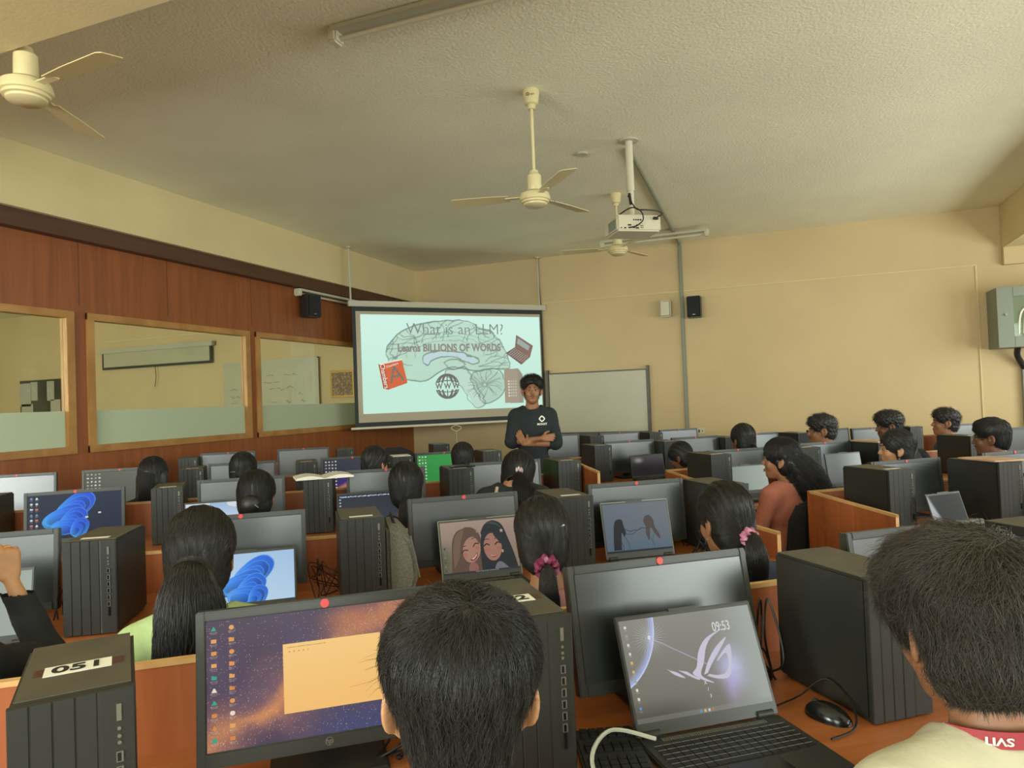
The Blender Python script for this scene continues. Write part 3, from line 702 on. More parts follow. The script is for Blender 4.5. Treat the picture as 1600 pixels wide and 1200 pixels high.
def galaxy(U, V):
    n = fbm(U*5, V*3, 2); n2 = fbm(U*9+3, V*6, 5)
    c = np.tile(rgbh('4c3d50'), (len(U), 1)); c = mixc(c, rgbh('5d5068'), n)
    d = np.abs((V-.12)-(U-.12)*1.1+ (n-.5)*.5)
    c = mixc(c, rgbh('9c6862'), (1-sm(.05, .42, d))*.8); c = mixc(c, rgbh('e09558'), (1-sm(.0, .22, d))*(.35+1.1*n2*n))
    c = mixc(c, rgbh('c07a55'), (1-sm(0, .25, np.hypot((U-.62)*1.2, (V-.9)*1.5)))*.8); c = mixc(c, rgbh('464a74'), sm(.35, .0, V)*sm(.35, .6, U)*.9)
    R = np.random.default_rng(3); G = R.random((200, 340)); B_ = R.random((200, 340)); i_ = np.clip((V*160).astype(int), 0, 199); j_ = np.clip((U*280).astype(int), 0, 339)
    r = G[i_, j_]; dens = .030+.06*(1-sm(.0, .35, d)); fx = U*280-j_-.5; fy = V*160-i_-.5
    c = mixc(c, rgbh('ffe2c0'), (r < dens)*(1-sm(.15, .55, np.hypot(fx, fy)))*(.3+.7*B_[i_, j_]))
    m = (U > .315) & (U < .74) & (V > .20) & (V < .745)
    c = np.where(m[:, None], mixc(np.tile(rgbh('f7bd6d'), (len(U), 1)), rgbh('fdd58a'), V), c)
    m = (U > .33) & (U < .50) & (np.abs(V-.715) < .004) & ((U*400).astype(int) % 3 != 0) | (U > .33) & (U < .43) & (np.abs(V-.68) < .004) & ((U*200).astype(int) % 4 == 0)
    c = np.where(m[:, None], rgbh('b08850'), c)
    return icons(c, U, V, 2, 10, .033, .93, .072, .094, .019, ['e59a50', 'efe0d0', '39a58c', 'e8a860', 'd98a48', 'e59a50'], 6)
def bloom(bg0, bg1, cols, cx, cy, sc, edge):
    def fn(U, V):
        c = mixc(np.tile(rgbh(bg0), (len(U), 1)), rgbh(bg1), V*.6+U*.4)
        X = (U-cx)*1.75/sc; Y = (V-cy)/sc
        R = [(.16, .34, .72, .40, .75, 4), (-.20, .06, .66, .30, .45, 3), (.10, -.12, .52, .34, .9, 4), (-.12, -.34, .46, .28, .15, 3), (.30, -.40, .36, .26, 1.2, 4)]
        for i, (x, y, a, b, t, m_) in enumerate(R):
            for q in range(m_):
                s = 1-q*.19; ct, st = math.cos(t-q*.10), math.sin(t-q*.10)
                xr = (X-x+q*.05)*ct+(Y-y+q*.04)*st; yr = -(X-x+q*.05)*st+(Y-y+q*.04)*ct
                r = (np.abs(xr)/(a*s))**2.4+(np.abs(yr)/(b*s))**2.4; m = r < 1
                w = np.clip(.5+.5*(xr/(a*s)), 0, 1); w2 = np.clip(.5-.5*(yr/(b*s)), 0, 1)
                col = rgbh(cols[0])[None]*(1-w[:, None])+rgbh(cols[1])[None]*w[:, None]; col = col*(1.05-.28*w2[:, None]*((q+i) % 2+.4))
                c = np.where(m[:, None], col, c)
                c = mixc(c, rgbh(edge), np.where(m, sm(.80, 1.0, r)*.55, 0))
        return c
    return fn
def bloom_dark(U, V):
    c = bloom('1b2236', '202c46', ('3aa0f0', '1f4fd8'), .44, .46, .62, '69b8f4')(U, V)
    c = icons(c, U, V, 2, 8, .04, .93, .055, .12, .026, ['d0d4d8', 'c87060', 'e0e0e0', '6a90c0'], 3)
    for x, y in ((.62, .44), (.76, .52)): c = np.where(((np.abs(U-x) < .016) & (np.abs(V-y) < .016))[:, None], rgbh('e8dcc8'), c)
    return c
bloom_light = bloom('c2dcf0', 'a4c4e6', ('4f9ef0', '2264d8'), .52, .36, .62, '8cc4f4')
def icon_grid(bg0, bg1, extra=None, cols=4, rows=9, seed=5):
    def fn(U, V):
        c = mixc(np.tile(rgbh(bg0), (len(U), 1)), rgbh(bg1), .5*U+.5*V)
        if extra: c = extra(c, U, V)
        return icons(c, U, V, cols, rows, .045, .93, .055, .105, .024, ['d8d4c4', 'c0c8c0', 'b8a888', 'e0ddd0'], seed, labels=False)
    return fn
def purp(c, U, V):
    c = mixc(c, rgbh('3a2c78'), (1-sm(.1, .5, np.hypot(U-.45, V-.2)))*.9); c = mixc(c, rgbh('c88060'), (1-sm(.02, .15, np.abs(V-.25-(U-.5)*.9)))*sm(.5, .3, V)*.8)
    return mixc(c, rgbh('3a3e44'), sm(.4, .8, U)*.7)
def greens(c, U, V): return mixc(c, rgbh('7d8a30'), (1-sm(.0, .18, np.hypot((U-.75), (V-.62)*.7)))*(fbm(U*20, V*12, 3) > .45))
def lightpic(U, V): return mixc(np.tile(rgbh('d6dde4'), (len(U), 1)), rgbh('7fa8d8'), (fbm(U*4, V*3, 4) > .55)*.6*sm(.3, 1, V))
def whitepic(U, V): return mixc(np.tile(rgbh('b9c2c8'), (len(U), 1)), rgbh('d8dde0'), V)
def greypic(U, V): return mixc(np.tile(rgbh('7f8a80'), (len(U), 1)), rgbh('a5aea2'), U)
def darkicons(U, V):
    c = mixc(np.tile(rgbh('3a3f4c'), (len(U), 1)), rgbh('2c3038'), V)
    R = np.random.default_rng(8)
    for k in range(34):
        x, y = .04+.028*k, .93-.004*(k % 3); w = .008+.006*R.random(); c = np.where(((np.abs(U-x) < w) & (np.abs(V-y) < .012+.006*(k % 2)))[:, None], rgbh(['d0dcf0', '8aa8e0', 'e8e8e8'][k % 3]), c)
    for k in range(7): c = np.where(((np.abs(U-.035) < .013) & (np.abs(V-.84+.1*k) < .022))[:, None], rgbh('b0b8c8'), c)
    return c
def shine(U, V):  # dark screen with a pale reflection painted into its colours
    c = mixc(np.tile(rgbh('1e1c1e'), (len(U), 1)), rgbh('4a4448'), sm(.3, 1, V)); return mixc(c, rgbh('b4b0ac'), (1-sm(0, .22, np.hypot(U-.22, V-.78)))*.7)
def glare(U, V):  # bright reflection on a dark screen, painted as a colour gradient
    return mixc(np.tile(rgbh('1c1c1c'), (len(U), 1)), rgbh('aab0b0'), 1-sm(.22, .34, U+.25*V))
def cartoon(U, V):     # two smiling drawn girls
    c = mixc(np.tile(rgbh('7d6c5e'), (len(U), 1)), rgbh('a08a7c'), V); c = mixc(c, rgbh('5c5a48'), sm(.25, .0, U)*sm(.7, .3, V))
    def el(x, y, a, b, col, rot=0, al=1.):
        nonlocal c
        X = (U-x)*1.6; Y = V-y; ct, st = math.cos(rot), math.sin(rot); m = ((X*ct+Y*st)/a)**2+((-X*st+Y*ct)/b)**2 < 1; c = np.where(m[:, None], c*(1-al)+rgbh(col)*al, c); return m
    def pl(P, col, al=1.):
        nonlocal c
        c = np.where(inpoly(U, V, cr2(P, 6))[:, None], c*(1-al)+rgbh(col)*al, c)
    def ln(P, col, w):
        nonlocal c
        c = mixc(c, rgbh(col), 1-sm(w*.6, w*1.2, segdist(U*1.6, V, [(a*1.6, b) for a, b in cr2(P, 5)])))
    # left girl, brown hair
    pl([(.10, .0), (.12, .3), (.14, .62), (.20, .80), (.30, .87), (.34, .885), (.42, .86), (.49, .76), (.52, .60), (.52, .3), (.50, .0)], '5b463b')
    pl([(.14, .1), (.15, .5), (.20, .75), (.30, .84), (.25, .6), (.22, .3)], '6e5848')
    el(.385, .44, .185, .25, 'a07868', -.25); pl([(.26, .62), (.31, .72), (.37, .74), (.44, .68), (.49, .55), (.50, .70), (.42, .82), (.30, .80)], '5b463b')
    el(.39, .08, .10, .12, '8a5c52')
    el(.30, .34, .05, .045, 'a8604e', 0, .6); el(.46, .46, .05, .045, 'a8604e', 0, .6)
    ln([(.255, .39), (.285, .44), (.33, .435)], '3a2420', .012); ln([(.41, .50), (.44, .555), (.48, .545)], '3a2420', .012)
    ln([(.26, .50), (.29, .52), (.31, .52)], '4a322a', .008); ln([(.40, .64), (.42, .66), (.45, .665)], '4a322a', .008)
    pl([(.355, .26), (.40, .29), (.455, .385), (.45, .30), (.41, .235), (.37, .225)], '7a2c28'); pl([(.37, .265), (.405, .285), (.445, .35), (.44, .315), (.40, .25)], 'd8c4b0')
    # right girl, black hair
    pl([(.50, .0), (.50, .4), (.53, .72), (.58, .90), (.66, .97), (.74, .96), (.82, .86), (.88, .6), (.94, .3), (.98, .0)], '23262b')
    pl([(.56, .80), (.62, .93), (.72, .94), (.80, .82), (.70, .86)], '33474a')
    el(.665, .46, .19, .27, '9c7062'); pl([(.54, .62), (.58, .80), (.66, .80), (.70, .66), (.80, .50), (.84, .62), (.78, .84), (.60, .92), (.52, .75)], '23262b')
    el(.585, .40, .05, .04, 'a8604e', 0, .6); el(.745, .41, .05, .04, 'a8604e', 0, .6)
    ln([(.555, .49), (.585, .525), (.62, .50)], '2a1c1c', .013); ln([(.70, .50), (.735, .54), (.775, .52)], '2a1c1c', .013)
    ln([(.56, .60), (.59, .62), (.62, .61)], '3a2824', .008); ln([(.70, .61), (.735, .625), (.765, .61)], '3a2824', .008)
    pl([(.62, .30), (.66, .305), (.71, .31), (.69, .26), (.65, .25)], '8a3c34'); ln([(.63, .295), (.67, .285), (.70, .30)], 'd8c0b0', .006)
    el(.79, .36, .022, .03, 'a89878'); el(.52, .74, .0, .0, '000000') if False else None
    pl([(.66, .02), (.70, .14), (.76, .16), (.84, .05), (.86, 0), (.66, 0)], '6a6a72')
    for x, y, s, col in ((.80, .76, .03, 'b8ac9c'), (.475, .78, .022, '8a7a66')):
        for k in range(5): a = 2*PI*k/5+.3; ln([(x, y), (x+math.cos(a)*s/1.6, y+math.sin(a)*s)], col, .009)
    c2 = icons(c, U, V, 1, 6, .035, .50, .05, .085, .022, ['5f7a5a', '4a4844', '7a8a70', '3a3a3a'], 3, labels=False); c = c2
    c = np.where((V < .035)[:, None], rgbh('2c2c30'), c)
    for k in range(14): c = np.where(((np.abs(U-.42-.022*k) < .006) & (np.abs(V-.018) < .010))[:, None], rgbh('8a8e90'), c)
    return c
def longhair(U, V):    # two drawn figures with long dark hair
    c = mixc(np.tile(rgbh('50606c'), (len(U), 1)), rgbh('6b7078'), V*.7+U*.4); c = mixc(c, rgbh('4a6478'), sm(.3, 0, V)*.6)
    def pl(P, col, al=1.):
        nonlocal c
        c = np.where(inpoly(U, V, cr2(P, 6))[:, None], c*(1-al)+rgbh(col)*al, c)
    def ln(P, col, w):
        nonlocal c
        c = mixc(c, rgbh(col), 1-sm(w*.6, w*1.2, segdist(U*1.6, V, [(a*1.6, b) for a, b in cr2(P, 5)])))
    pl([(.10, .05), (.12, .35), (.15, .60), (.20, .68), (.27, .67), (.29, .55), (.31, .40), (.28, .32), (.25, .40), (.23, .22), (.22, .05)], '1c1c20')
    ln([(.24, .40), (.22, .25), (.25, .12), (.24, .02)], '1c1c20', .006); ln([(.29, .33), (.33, .2), (.35, .06)], '2a2a30', .005)
    pl([(.60, .62), (.64, .71), (.71, .72), (.76, .62), (.77, .48), (.83, .30), (.82, .22), (.75, .36), (.70, .46), (.66, .20), (.62, .34), (.63, .48)], '4a4040')
    ln([(.76, .40), (.72, .25), (.70, .1)], '3a3a40', .005); ln([(.66, .3), (.70, .2), (.74, .08)], '3a3a40', .005)
    ln([(.29, .48), (.38, .42), (.44, .44), (.50, .43), (.56, .47), (.62, .46)], '2a2a30', .008); ln([(.30, .38), (.40, .36), (.48, .42)], '2a2a30', .006)
    c = np.where((V < .04)[:, None], rgbh('20242a'), c)
    return c
def eyelogo(U, V):
    c = mixc(np.tile(rgbh('6e6a60'), (len(U), 1)), rgbh('8c8a82'), V); c = mixc(c, rgbh('a9b0ac'), sm(.6, 1.0, U)*.8); c = mixc(c, rgbh('4a453f'), sm(.25, .0, V)*sm(.6, .2, U)*.8)
    A = 1.6; X = U*A
    d = np.hypot(X+.36, V-1.02); m = 1-sm(.0, .10, np.abs(d-.76)); c = mixc(c, rgbh('a8b4e6'), np.where(d < .765, m*.9, 0)); c = np.where(((d < .77) & (d > .755))[:, None], rgbh('c4ccf0'), c)
    # starburst
    sx, sy = .20*A, .80; a = np.arctan2(V-sy, X-sx); r = np.hypot(X-sx, V-sy); c = mixc(c, rgbh('e8ecf4'), (1-sm(.0, .24, r))*(np.abs(np.sin(a*17)) > .93)*.8); c = mixc(c, rgbh('ffffff'), 1-sm(0, .03, r))
    ln_ = segdist(X, V, [(sx, sy), (.60*A, .44)]); c = mixc(c, rgbh('c0b0d8'), (1-sm(.002, .008, ln_))*.7)
    g = np.exp(-(((X-.76*A)/.18)**2+((V-.38)/.20)**2)); n = fbm(U*8, V*6, 7); c = mixc(c, rgbh('c2c4ea'), g*(.3+.9*n)); c = mixc(c, rgbh('b4a2dc'), np.exp(-(((X-.73*A)/.08)**2+((V-.2)/.18)**2))*n)
    # stylised eye emblem
    def pl(P, col, al=1.):
        nonlocal c
        c = np.where(inpoly(U, V, cr2(P, 6))[:, None], c*(1-al)+rgbh(col)*al, c)
    L = 'c9c4d6'; D = '77736e'
    pl([(.36, .44), (.42, .38), (.49, .32), (.50, .33), (.46, .39), (.50, .45), (.54, .60), (.62, .72), (.76, .79), (.66, .72), (.60, .62), (.56, .48), (.52, .36), (.60, .27), (.54, .30), (.47, .36), (.42, .415)], L)
    pl([(.28, .47), (.33, .40), (.40, .355), (.35, .42), (.30, .45)], L)
    pl([(.54, .36), (.60, .50), (.68, .62), (.77, .70), (.70, .58), (.62, .46), (.57, .37)], L)
    pl([(.56, .345), (.64, .30), (.72, .30), (.76, .40), (.785, .62), (.70, .54), (.66, .47), (.74, .54), (.74, .42), (.70, .345), (.64, .335), (.58, .36)], L, .95)
    c = np.where((V < .045)[:, None], c*.6+.4*rgbh('8a8f88'), c)
    for k in range(4): c = np.where(((np.abs(U-.46-.03*k) < .008) & (np.abs(V-.024) < .013))[:, None], rgbh(['4a9ac0', 'd8b060', 'c8ccc8', 'c07050'][k]), c)
    c = icons(c, U, V, 1, 10, .04, .93, .05, .088, .016, ['d8d8c8', '5a9ac8', 'd8b860', 'e0dccc', '8ab080'], 12)
    return c

# ================================================================== MONITORS
def sticker_disc(parent, x, y, z, r=.011, m=None):
    return MB().cyl((x, y, z), r, .0025, 20, 'y').build('round_sticker', m or MT['red'], parent, bevel=.0006)
def monitor_proto(h=.30, w=.505, silver=False):
    e = empty('monitor'); t = .018; bz = MT['bezel_l'] if silver else MT['bezel']
    MB().prism([(-.12, 0), (.12, 0), (.12, .012), (-.12, .012)], -.07, .12).build('base', MT['blk'], e, bevel=.005)
    st = MB().box(-.035, .075, .01, .035, .10, .22).build('stand', MT['blk'], e, bevel=.006)
    d = MB()
    d.box(-w/2, .004, 0, w/2, .034, h).box(-.16, .03, .05, .16, .06, h-.06)
    d.box(-w/2, 0, 0, -w/2+t, .006, h).box(w/2-t, 0, 0, w/2, .006, h).box(-w/2+t, 0, h-t, w/2-t, .006, h).box(-w/2+t, 0, 0, w/2-t, .006, t+.012)
    d = d.build('display_housing', bz, e, bevel=.0025)
    MB().box(-w/2+t, .0032, t+.012, w/2-t, .0045, h-t).build('screen', MT['scr_off'], d)
    mb = MB().box(-w/2+t-.001, .0025, h-t-.0025, w/2-t+.001, .0048, h-t).box(-w/2+t-.001, .0025, t+.01, -w/2+t+.0015, .0048, h-t)
    mb.build('screen_gasket', MT['ink'], d)
    sticker_disc(d, 0, -.0024, h-.009, .0092)
    return e, d
MP, MPD = monitor_proto(); mused = [False]
def monitor(a, b, zt, yaw, label, pic=None, tilt=7, res=(200, 112), sticker=True, silver=None, hp=False, skip=()):
    h, w, t = .30, .505, .018
    if not mused[0] and not silver and not skip: e = MP; mused[0] = True
    else: e = copy_tree(MP if not silver else silver, None, skip)
    e.location = rowp(a, b, DZ); e.rotation_euler = (0, 0, RA+math.radians(yaw))
    d = [c for c in e.children if c.name.startswith('display')][0]
    tl = math.radians(tilt)
    d.location = (0, -.0+.0-math.sin(tl)*h, zt-DZ-math.cos(tl)*h); d.rotation_euler = (-tl, 0, 0)
    if pic:
        for c in list(d.children):
            if c.name.split('.')[0] == 'screen': bpy.data.objects.remove(c)
        p = painted('screen', w-2*t, h-2*t-.012, res[0], res[1], pic, d, y=.003); p.location = (0, 0, t+.012)
    if hp:
        mb = MB(); n = 28
        vs = []; 
        for rr in (.0072, .0082):
            for yy in (-.001, .001): vs += [(rr*math.cos(2*PI*i/n), yy, .016+rr*math.sin(2*PI*i/n)) for i in range(n)]
        fs = []
        for i in range(n):
            j = (i+1) % n; fs += [(i, j, 2*n+j, 2*n+i), (2*n+i, 2*n+j, 3*n+j, 3*n+i), (i, n+i, n+j, j), (n+i, 3*n+i, 3*n+j, n+j)]
        mb.add(vs, fs); b_ = mb.build('round_badge', MT['port'], d)
        text('hp', .0145, MT['port'], b_, Matrix.Translation((0, -.001, .0165)) @ FRONT @ Matrix(((1, .25, 0, 0), (0, 1, 0, 0), (0, 0, 1, 0), (0, 0, 0, 1))), .0003, 'badge_letters')
    return tag(e, label, 'monitor', 'black desktop monitors on the benches')
MONS = [
 (.04, 1.56, 1.125, 0, 'monitor with purple starry wallpaper and orange window in front of nearest person', galaxy, 8, (520, 290), True),
 (.865, 1.62, 1.118, 0, 'dark monitor with red sticker standing behind the open gaming laptop', None, 12),
 (1.70, 1.62, 1.125, 0, 'pale-lit monitor peeking above the cream-shirted person\'s hair', None, 8),
 (-1.14, 3.08, 1.11, 0, 'dark monitor at left edge behind the raised hand', None, 5),
 (-.24, 3.08, 1.11, 0, 'blank monitor behind the laptop of the person in pale green', None, 6),
 (.695, 3.10, 1.115, 0, 'blank monitor behind the laptop showing two drawn faces', None, 6),
 (1.56, 3.12, 1.115, -1, 'blank monitor behind the laptop showing two long-haired drawings', None, 4),
 (3.34, 3.24, 1.105, 0, 'dark monitor with red sticker below the smooth-haired person in left profile', None, 6),
 (4.02, 3.12, 1.125, 0, 'monitor at the right edge below the cropped-haired person with glasses', None, 6),
 (-1.25, 4.64, 1.11, 4, 'monitor with dark blue swirl wallpaper at left', bloom_dark, 5),
 (-.35, 4.64, 1.12, 0, 'blank monitor behind the person with dark bun', None, 5),
 (.53, 4.64, 1.12, -5, 'dark monitor partly hidden by ponytail person with hoop earring', None, 5),
 (1.34, 4.64, 1.12, 0, 'dark monitor behind the leaning person in black dress', None, 5),
 (3.18, 4.64, 1.10, 0, 'blank monitor between the bowed person and the person in dusty pink', None, 5),
 (3.98, 4.64, 1.11, 0, 'blank monitor below the wavy-haired person centre right at far wall', None, 5),
 (6.12, 4.64, 1.13, 0, 'dark monitor at the right edge beside cropped-haired person with glasses', None, 5),
 (-1.98, 5.97, 1.13, 0, 'blank monitor at the left edge under the left glass pane', None, 5),
 (-1.31, 5.97, 1.13, 0, 'monitor with desktop icons left of loose-haired person', icon_grid('4a4c44', '6a6c60'), 5),
 (-.44, 5.97, 1.125, 0, 'dark monitor behind the small distant person with silver clip, left', None, 5),
 (.41, 5.97, 1.12, 0, 'monitor with icon columns and purple wallpaper', icon_grid('2c2c3c', '3a3a48', purp, 4, 9, 7), 5),
 (1.18, 5.97, 1.115, 0, 'monitor with bright green wallpaper and icons', icon_grid('2c8a3e', '3a9648', greens, 3, 9, 9), 5),
 (2.93, 5.97, 1.12, 0, 'pale blank monitor right of the standing person behind small laptop', None, 5),
 (3.63, 5.97, 1.12, 0, 'blank monitor behind the bowed person right of aisle', None, 5),
 (4.315, 5.97, 1.12, 0, 'blank monitor right of the person below the grey pipe', None, 5),
 (5.18, 5.97, 1.12, 0, 'dark monitor behind the wavy-haired person centre right at far wall', None, 5),
 (5.72, 5.97, 1.11, 0, 'pale blank monitor left of the short curly-haired person with moustache', None, 5),
 (6.88, 5.97, 1.09, 0, 'dark monitor beyond the cropped-haired person with glasses at right, against far wall', None, 5),
 (-.68, 7.45, 1.13, 0, 'pale monitor in last row under the left edge of right glass pane', None, 5),
 (.03, 7.45, 1.13, 0, 'pale monitor in last row left of the projection screen bottom', None, 5),
 (2.78, 7.45, 1.13, 0, 'pale monitor in last row at the standing person\'s elbow', None, 5),
 (3.54, 7.45, 1.12, 0, 'dark monitor in last row beneath the whiteboard tray', None, 5),
 (4.31, 7.45, 1.12, 0, 'dark monitor in last row beside the wall socket', None, 5),
]
mons = []
for i, r in enumerate(MONS):
    a, b, zt, yw, lab, pic, tl = r[:7]; res = r[7] if len(r) > 7 else (140, 80)
    if i == 0: res = (520, 290)
    if i == 9: res = (260, 146)
    mons.append(None if i == 0 else monitor(a, b, zt, yw, lab, pic, tl, res))
a, b, zt, yw, lab, pic, tl = MONS[0][:7]
mons[0] = monitor(a, b, zt, yw, lab, pic, tl, (560, 310), hp=True)

# ================================================================== LAPTOPS
def laptop(a, b, yaw, label, w, pic, tilt=20, lid_h=None, lid=None, res=(160, 100), keys=True, name='laptop', dz=0, logo=False, base=True):
    """a, b: hinge position"""
    lh = lid_h or w*.66; dp = w*.68; lid = lid or MT['blk']
    e = empty(name, rowp(a, b, DZ+dz), RA+math.radians(yaw), label, 'laptop')
    bs = MB().box(-w/2, -dp, .002, w/2, 0, .018).build('base', MT['blk'], e, bevel=.004)
    mb = MB(); ml = MB(); nx, ny = 15, 6; x0 = -w/2+.018; kw = (w-.036)/nx; y1 = -.042; kh = (dp*.46)/ny
    for j in range(ny):
        for i in range(nx):
            X0 = x0+i*kw+.001; Y0 = y1-(j+1)*kh+.001; X1 = X0+kw-.0025; Y1 = Y0+kh-.0025
            if j == 5 and 4 <= i <= 8:
                if i != 4: continue
                X1 = X0+5*kw-.0025
            mb.box(X0, Y0, .018, X1, Y1, .0198, 0); ml.box(X0, Y1-.0009, .018, X1, Y1+.0004, .0200, 0)
    mb.build('keyboard_keys', MT['key'], bs); ml.build('key_edges', MT['keyl'], bs)
    MB().box(-.06, -dp+.012, .018, .06, y1-ny*kh-.008, .0186).build('touchpad', MT['gloss'], bs)
    vb = MB()
    for k in range(44): vb.box(-w*.36+k*w*.0165, -.026, .018, -w*.36+k*w*.0165+w*.011, -.014, .0192)
    vb.build('vent_strip', MT['port'], bs)
    for s in (-1, 1): MB().cyl((s*w*.40-.02, .002, .022), .009, .04, 14, 'x').build('hinge', MT['blk'], e, smooth=True)
    t = math.radians(tilt)
    L = MB().box(-w/2, 0, 0, w/2, .007, lh).build('lid', lid, e, bevel=.002)
    L.location = (0, .0, .020); L.rotation_euler = (-t, 0, 0)
    MB().box(-w/2+.003, -.0012, .0, w/2-.003, .001, lh-.003).build('screen_bezel', MT['bezel'], L)
    MB().box(-.04, -.002, lh-.003, .04, .006, lh+.004).build('camera_bump', MT['bezel'], L, bevel=.001)
    sw, sh = w-.016, lh-.036
    if pic:
        p = painted('screen', sw, sh, res[0], res[1], pic, L, y=-.0016); p.location = (0, 0, .026)
    else: MB().box(-sw/2, -.0018, .026, sw/2, -.001, .026+sh).build('screen', MT['scr_off'], L)
    return e, L
e9, L9 = laptop(.85, 1.39, -1, 'open gaming laptop with eye-shaped emblem on screen, lower right', .355, eyelogo, 23, .25, res=(420, 270), name='gaming_laptop')
CL = emis('clock_white', 'd4d6d0', .9)
sc9 = [c for c in L9.children if c.name.startswith('screen') and 'bezel' not in c.name][0]
text('09:53', .030, CL, sc9, Matrix.Translation((.085, -.0024, .174)) @ FRONT, .0002, 'clock_digits', sx=.72)
for k, ch in enumerate('X / 3'.split()): text(ch, .010, CL, sc9, Matrix.Translation((.012+.003*k, -.0024, .06-.014*k)) @ FRONT, 0, 'screen_mark')
laptop(.715, 2.87, 0, 'laptop with picture of two smiling drawn faces', .345, cartoon, 17, .25, lid=MT['port'], res=(300, 200))
laptop(1.475, 2.93, -3, 'laptop with picture of two long-haired drawn figures', .335, longhair, 14, .255, lid=MT['bezel_l'], res=(240, 160))
laptop(-.21, 2.80, 0, 'laptop with pale blue swirl wallpaper beside person in green', .365, bloom_light, 18, .215, lid=MT['blk'], res=(260, 160))
laptop(-1.05, 2.72, 0, 'laptop near the left edge below the raised hand', .36, greypic, 12, .24)
laptop(-.46, 4.33, 0, 'bright laptop partly hidden behind person with dark bun', .36, lightpic, 14, .23)
laptop(.385, 4.33, 0, 'laptop with dark screen and row of small icons', .37, darkicons, 14, .22, res=(220, 120))
laptop(2.97, 5.68, 0, 'small laptop with shiny dark screen right of the aisle', .33, shine, 10, .21)
laptop(3.93, 4.36, 0, 'dark laptop in front of monitor right of person in dusty pink', .33, None, 10, .25)
laptop(3.085, 4.38, 0, 'pale laptop screen left of the person in dusty pink', .36, greypic, 12, .21)
laptop(3.95, 2.84, 0, 'bright white laptop screen at the right edge', .36, whitepic, 10, .24)
laptop(3.17, 2.80, 4, 'dark laptop with pale glare right of the tower by the slanting panel', .25, glare, 18, .185)

# ================================================================== KEYBOARDS, MICE
def keyboard(a, b, yaw, label, z=DZ):
    e = empty('keyboard', rowp(a, b, z), RA+math.radians(yaw), label, 'keyboard')
    MB().box(-.22, -.07, .0, .22, .07, .016).build('base', MT['blk'], e, bevel=.005)
    mb = MB()
    for j in range(6):
        for i in range(21):
            if i in (15, 18) : continue
            mb.box(-.212+i*.0202, -.058+j*.0195, .014, -.212+i*.0202+.0165, -.058+j*.0195+.016, .022)
    mb.build('keys', MT['key'], e); return e
def mouse(a, b, yaw, label):
    e = empty('mouse', rowp(a, b, DZ), RA+math.radians(yaw), label, 'mouse')
    me = sdf_mesh  if False else None
    mb = MB(); n = 20; rings = []
    vs = []; fs = []
    for k in range(9):
        ph = PI/2*k/8; z = .036*math.sin(ph); r = math.cos(ph)
        for i in range(n):
            t = 2*PI*i/n; vs.append((.031*r*math.cos(t), .056*r*math.sin(t)+.004*math.sin(ph), z))
    for k in range(8):
        for i in range(n): fs.append((k*n+i, k*n+(i+1) % n, (k+1)*n+(i+1) % n, (k+1)*n+i))
    fs.append(tuple(range(n))[::-1]); mb.add(vs, fs).build('shell', MT['gloss'], e, smooth=True)
    MB().cyl((-.004, .03, .027), .009, .008, 14, 'x').build('scroll_wheel', MT['blk'], e, smooth=True)
    return e
keyboard(1.72, 1.27, -4, 'black keyboard on the bench behind the cream-shirted person\'s shoulder')
keyboard(.580, 1.26, 77, 'black keyboard turned endways left of the gaming laptop')
keyboard(.06, 1.22, 0, 'black keyboard under the starry-wallpaper monitor')
mouse(1.14, 1.36, 20, 'glossy black mouse right of the gaming laptop hinge')
for a, b, lab in ((.09, 2.82, 0),): pass

# ================================================================== CABLES
def cable(pts, r, label, m=None, name='cable', n=8):
    P = [rowp(a, b, z) for a, b, z in pts]
    return thing1(MB().tube(catmull(P, n), r, 6), m or MT['cable'], name, label, 'cable', smooth=True)
cable([(.70, 1.36, DZ+.03), (.60, 1.37, DZ+.06), (.53, 1.30, DZ+.035), (.54, 1.15, DZ+.006), (.62, 1.055, DZ+.01), (.68, 1.04, DZ-.2)], .0045, 'thick pale grey cable looping left of gaming laptop', MT['wcable'])
cable([(1.05, 1.42, DZ+.02), (1.14, 1.46, DZ+.012), (1.19, 1.42, DZ+.06), (1.19, 1.34, DZ+.03), (1.15, 1.29, DZ+.006), (1.07, 1.27, DZ+.005)], .0025, 'thin black cable circling the glossy mouse')
rr = random.Random(11)
def tangle(a, b, ra, rb, h, n, label, r=.003, m=None):
    mb = MB()
    for k in range(n):
        P = []; x, y = a+rr.uniform(-ra, ra), b+rr.uniform(-rb, rb)
        for q in range(5):
            P.append(rowp(a+rr.uniform(-ra, ra), b+rr.uniform(-rb, rb), DZ+.005+(h*rr.random() if q in (1, 2, 3) else 0)))
        mb.tube(catmull(P, 7), r, 5)
    o = mb.build('cable_tangle', m or MT['cable'], smooth=True); return tag(o, label, 'cables', None, 'stuff')
tangle(1.14, 1.62, .05, .06, .20, 5, 'tangle of black cables between dark monitor and large tower')
tangle(.09, 3.05, .07, .16, .12, 6, 'tangle of black cables left of the tower beside grey bag', .0022)
tangle(1.84, 3.18, .06, .1, .13, 4, 'black cables in front of the yellow packet')
tangle(1.80, 2.92, .04, .08, .12, 7, 'tangle of black cables right of the long-haired-figures laptop', .0022)
tangle(-.10, 4.62, .1, .1, .10, 5, 'black cables between the bun person\'s monitor and booklet tower')
tangle(-.86, 3.1, .04, .1, .10, 5, 'few black cables behind the tower left of person in green')
tangle(.20, 1.55, .08, .05, .06, 5, 'tangle of black cables under the starry-wallpaper monitor')
tangle(.84, 4.7, .06, .06, .10, 4, 'black cables below the green-screen monitor')
cable([(-.24, 1.45, DZ+.01), (-.235, 1.35, DZ+.05), (-.22, 1.28, DZ+.05), (-.20, 1.18, DZ+.01)], .004, 'black cable leaving the right side of tower 051')

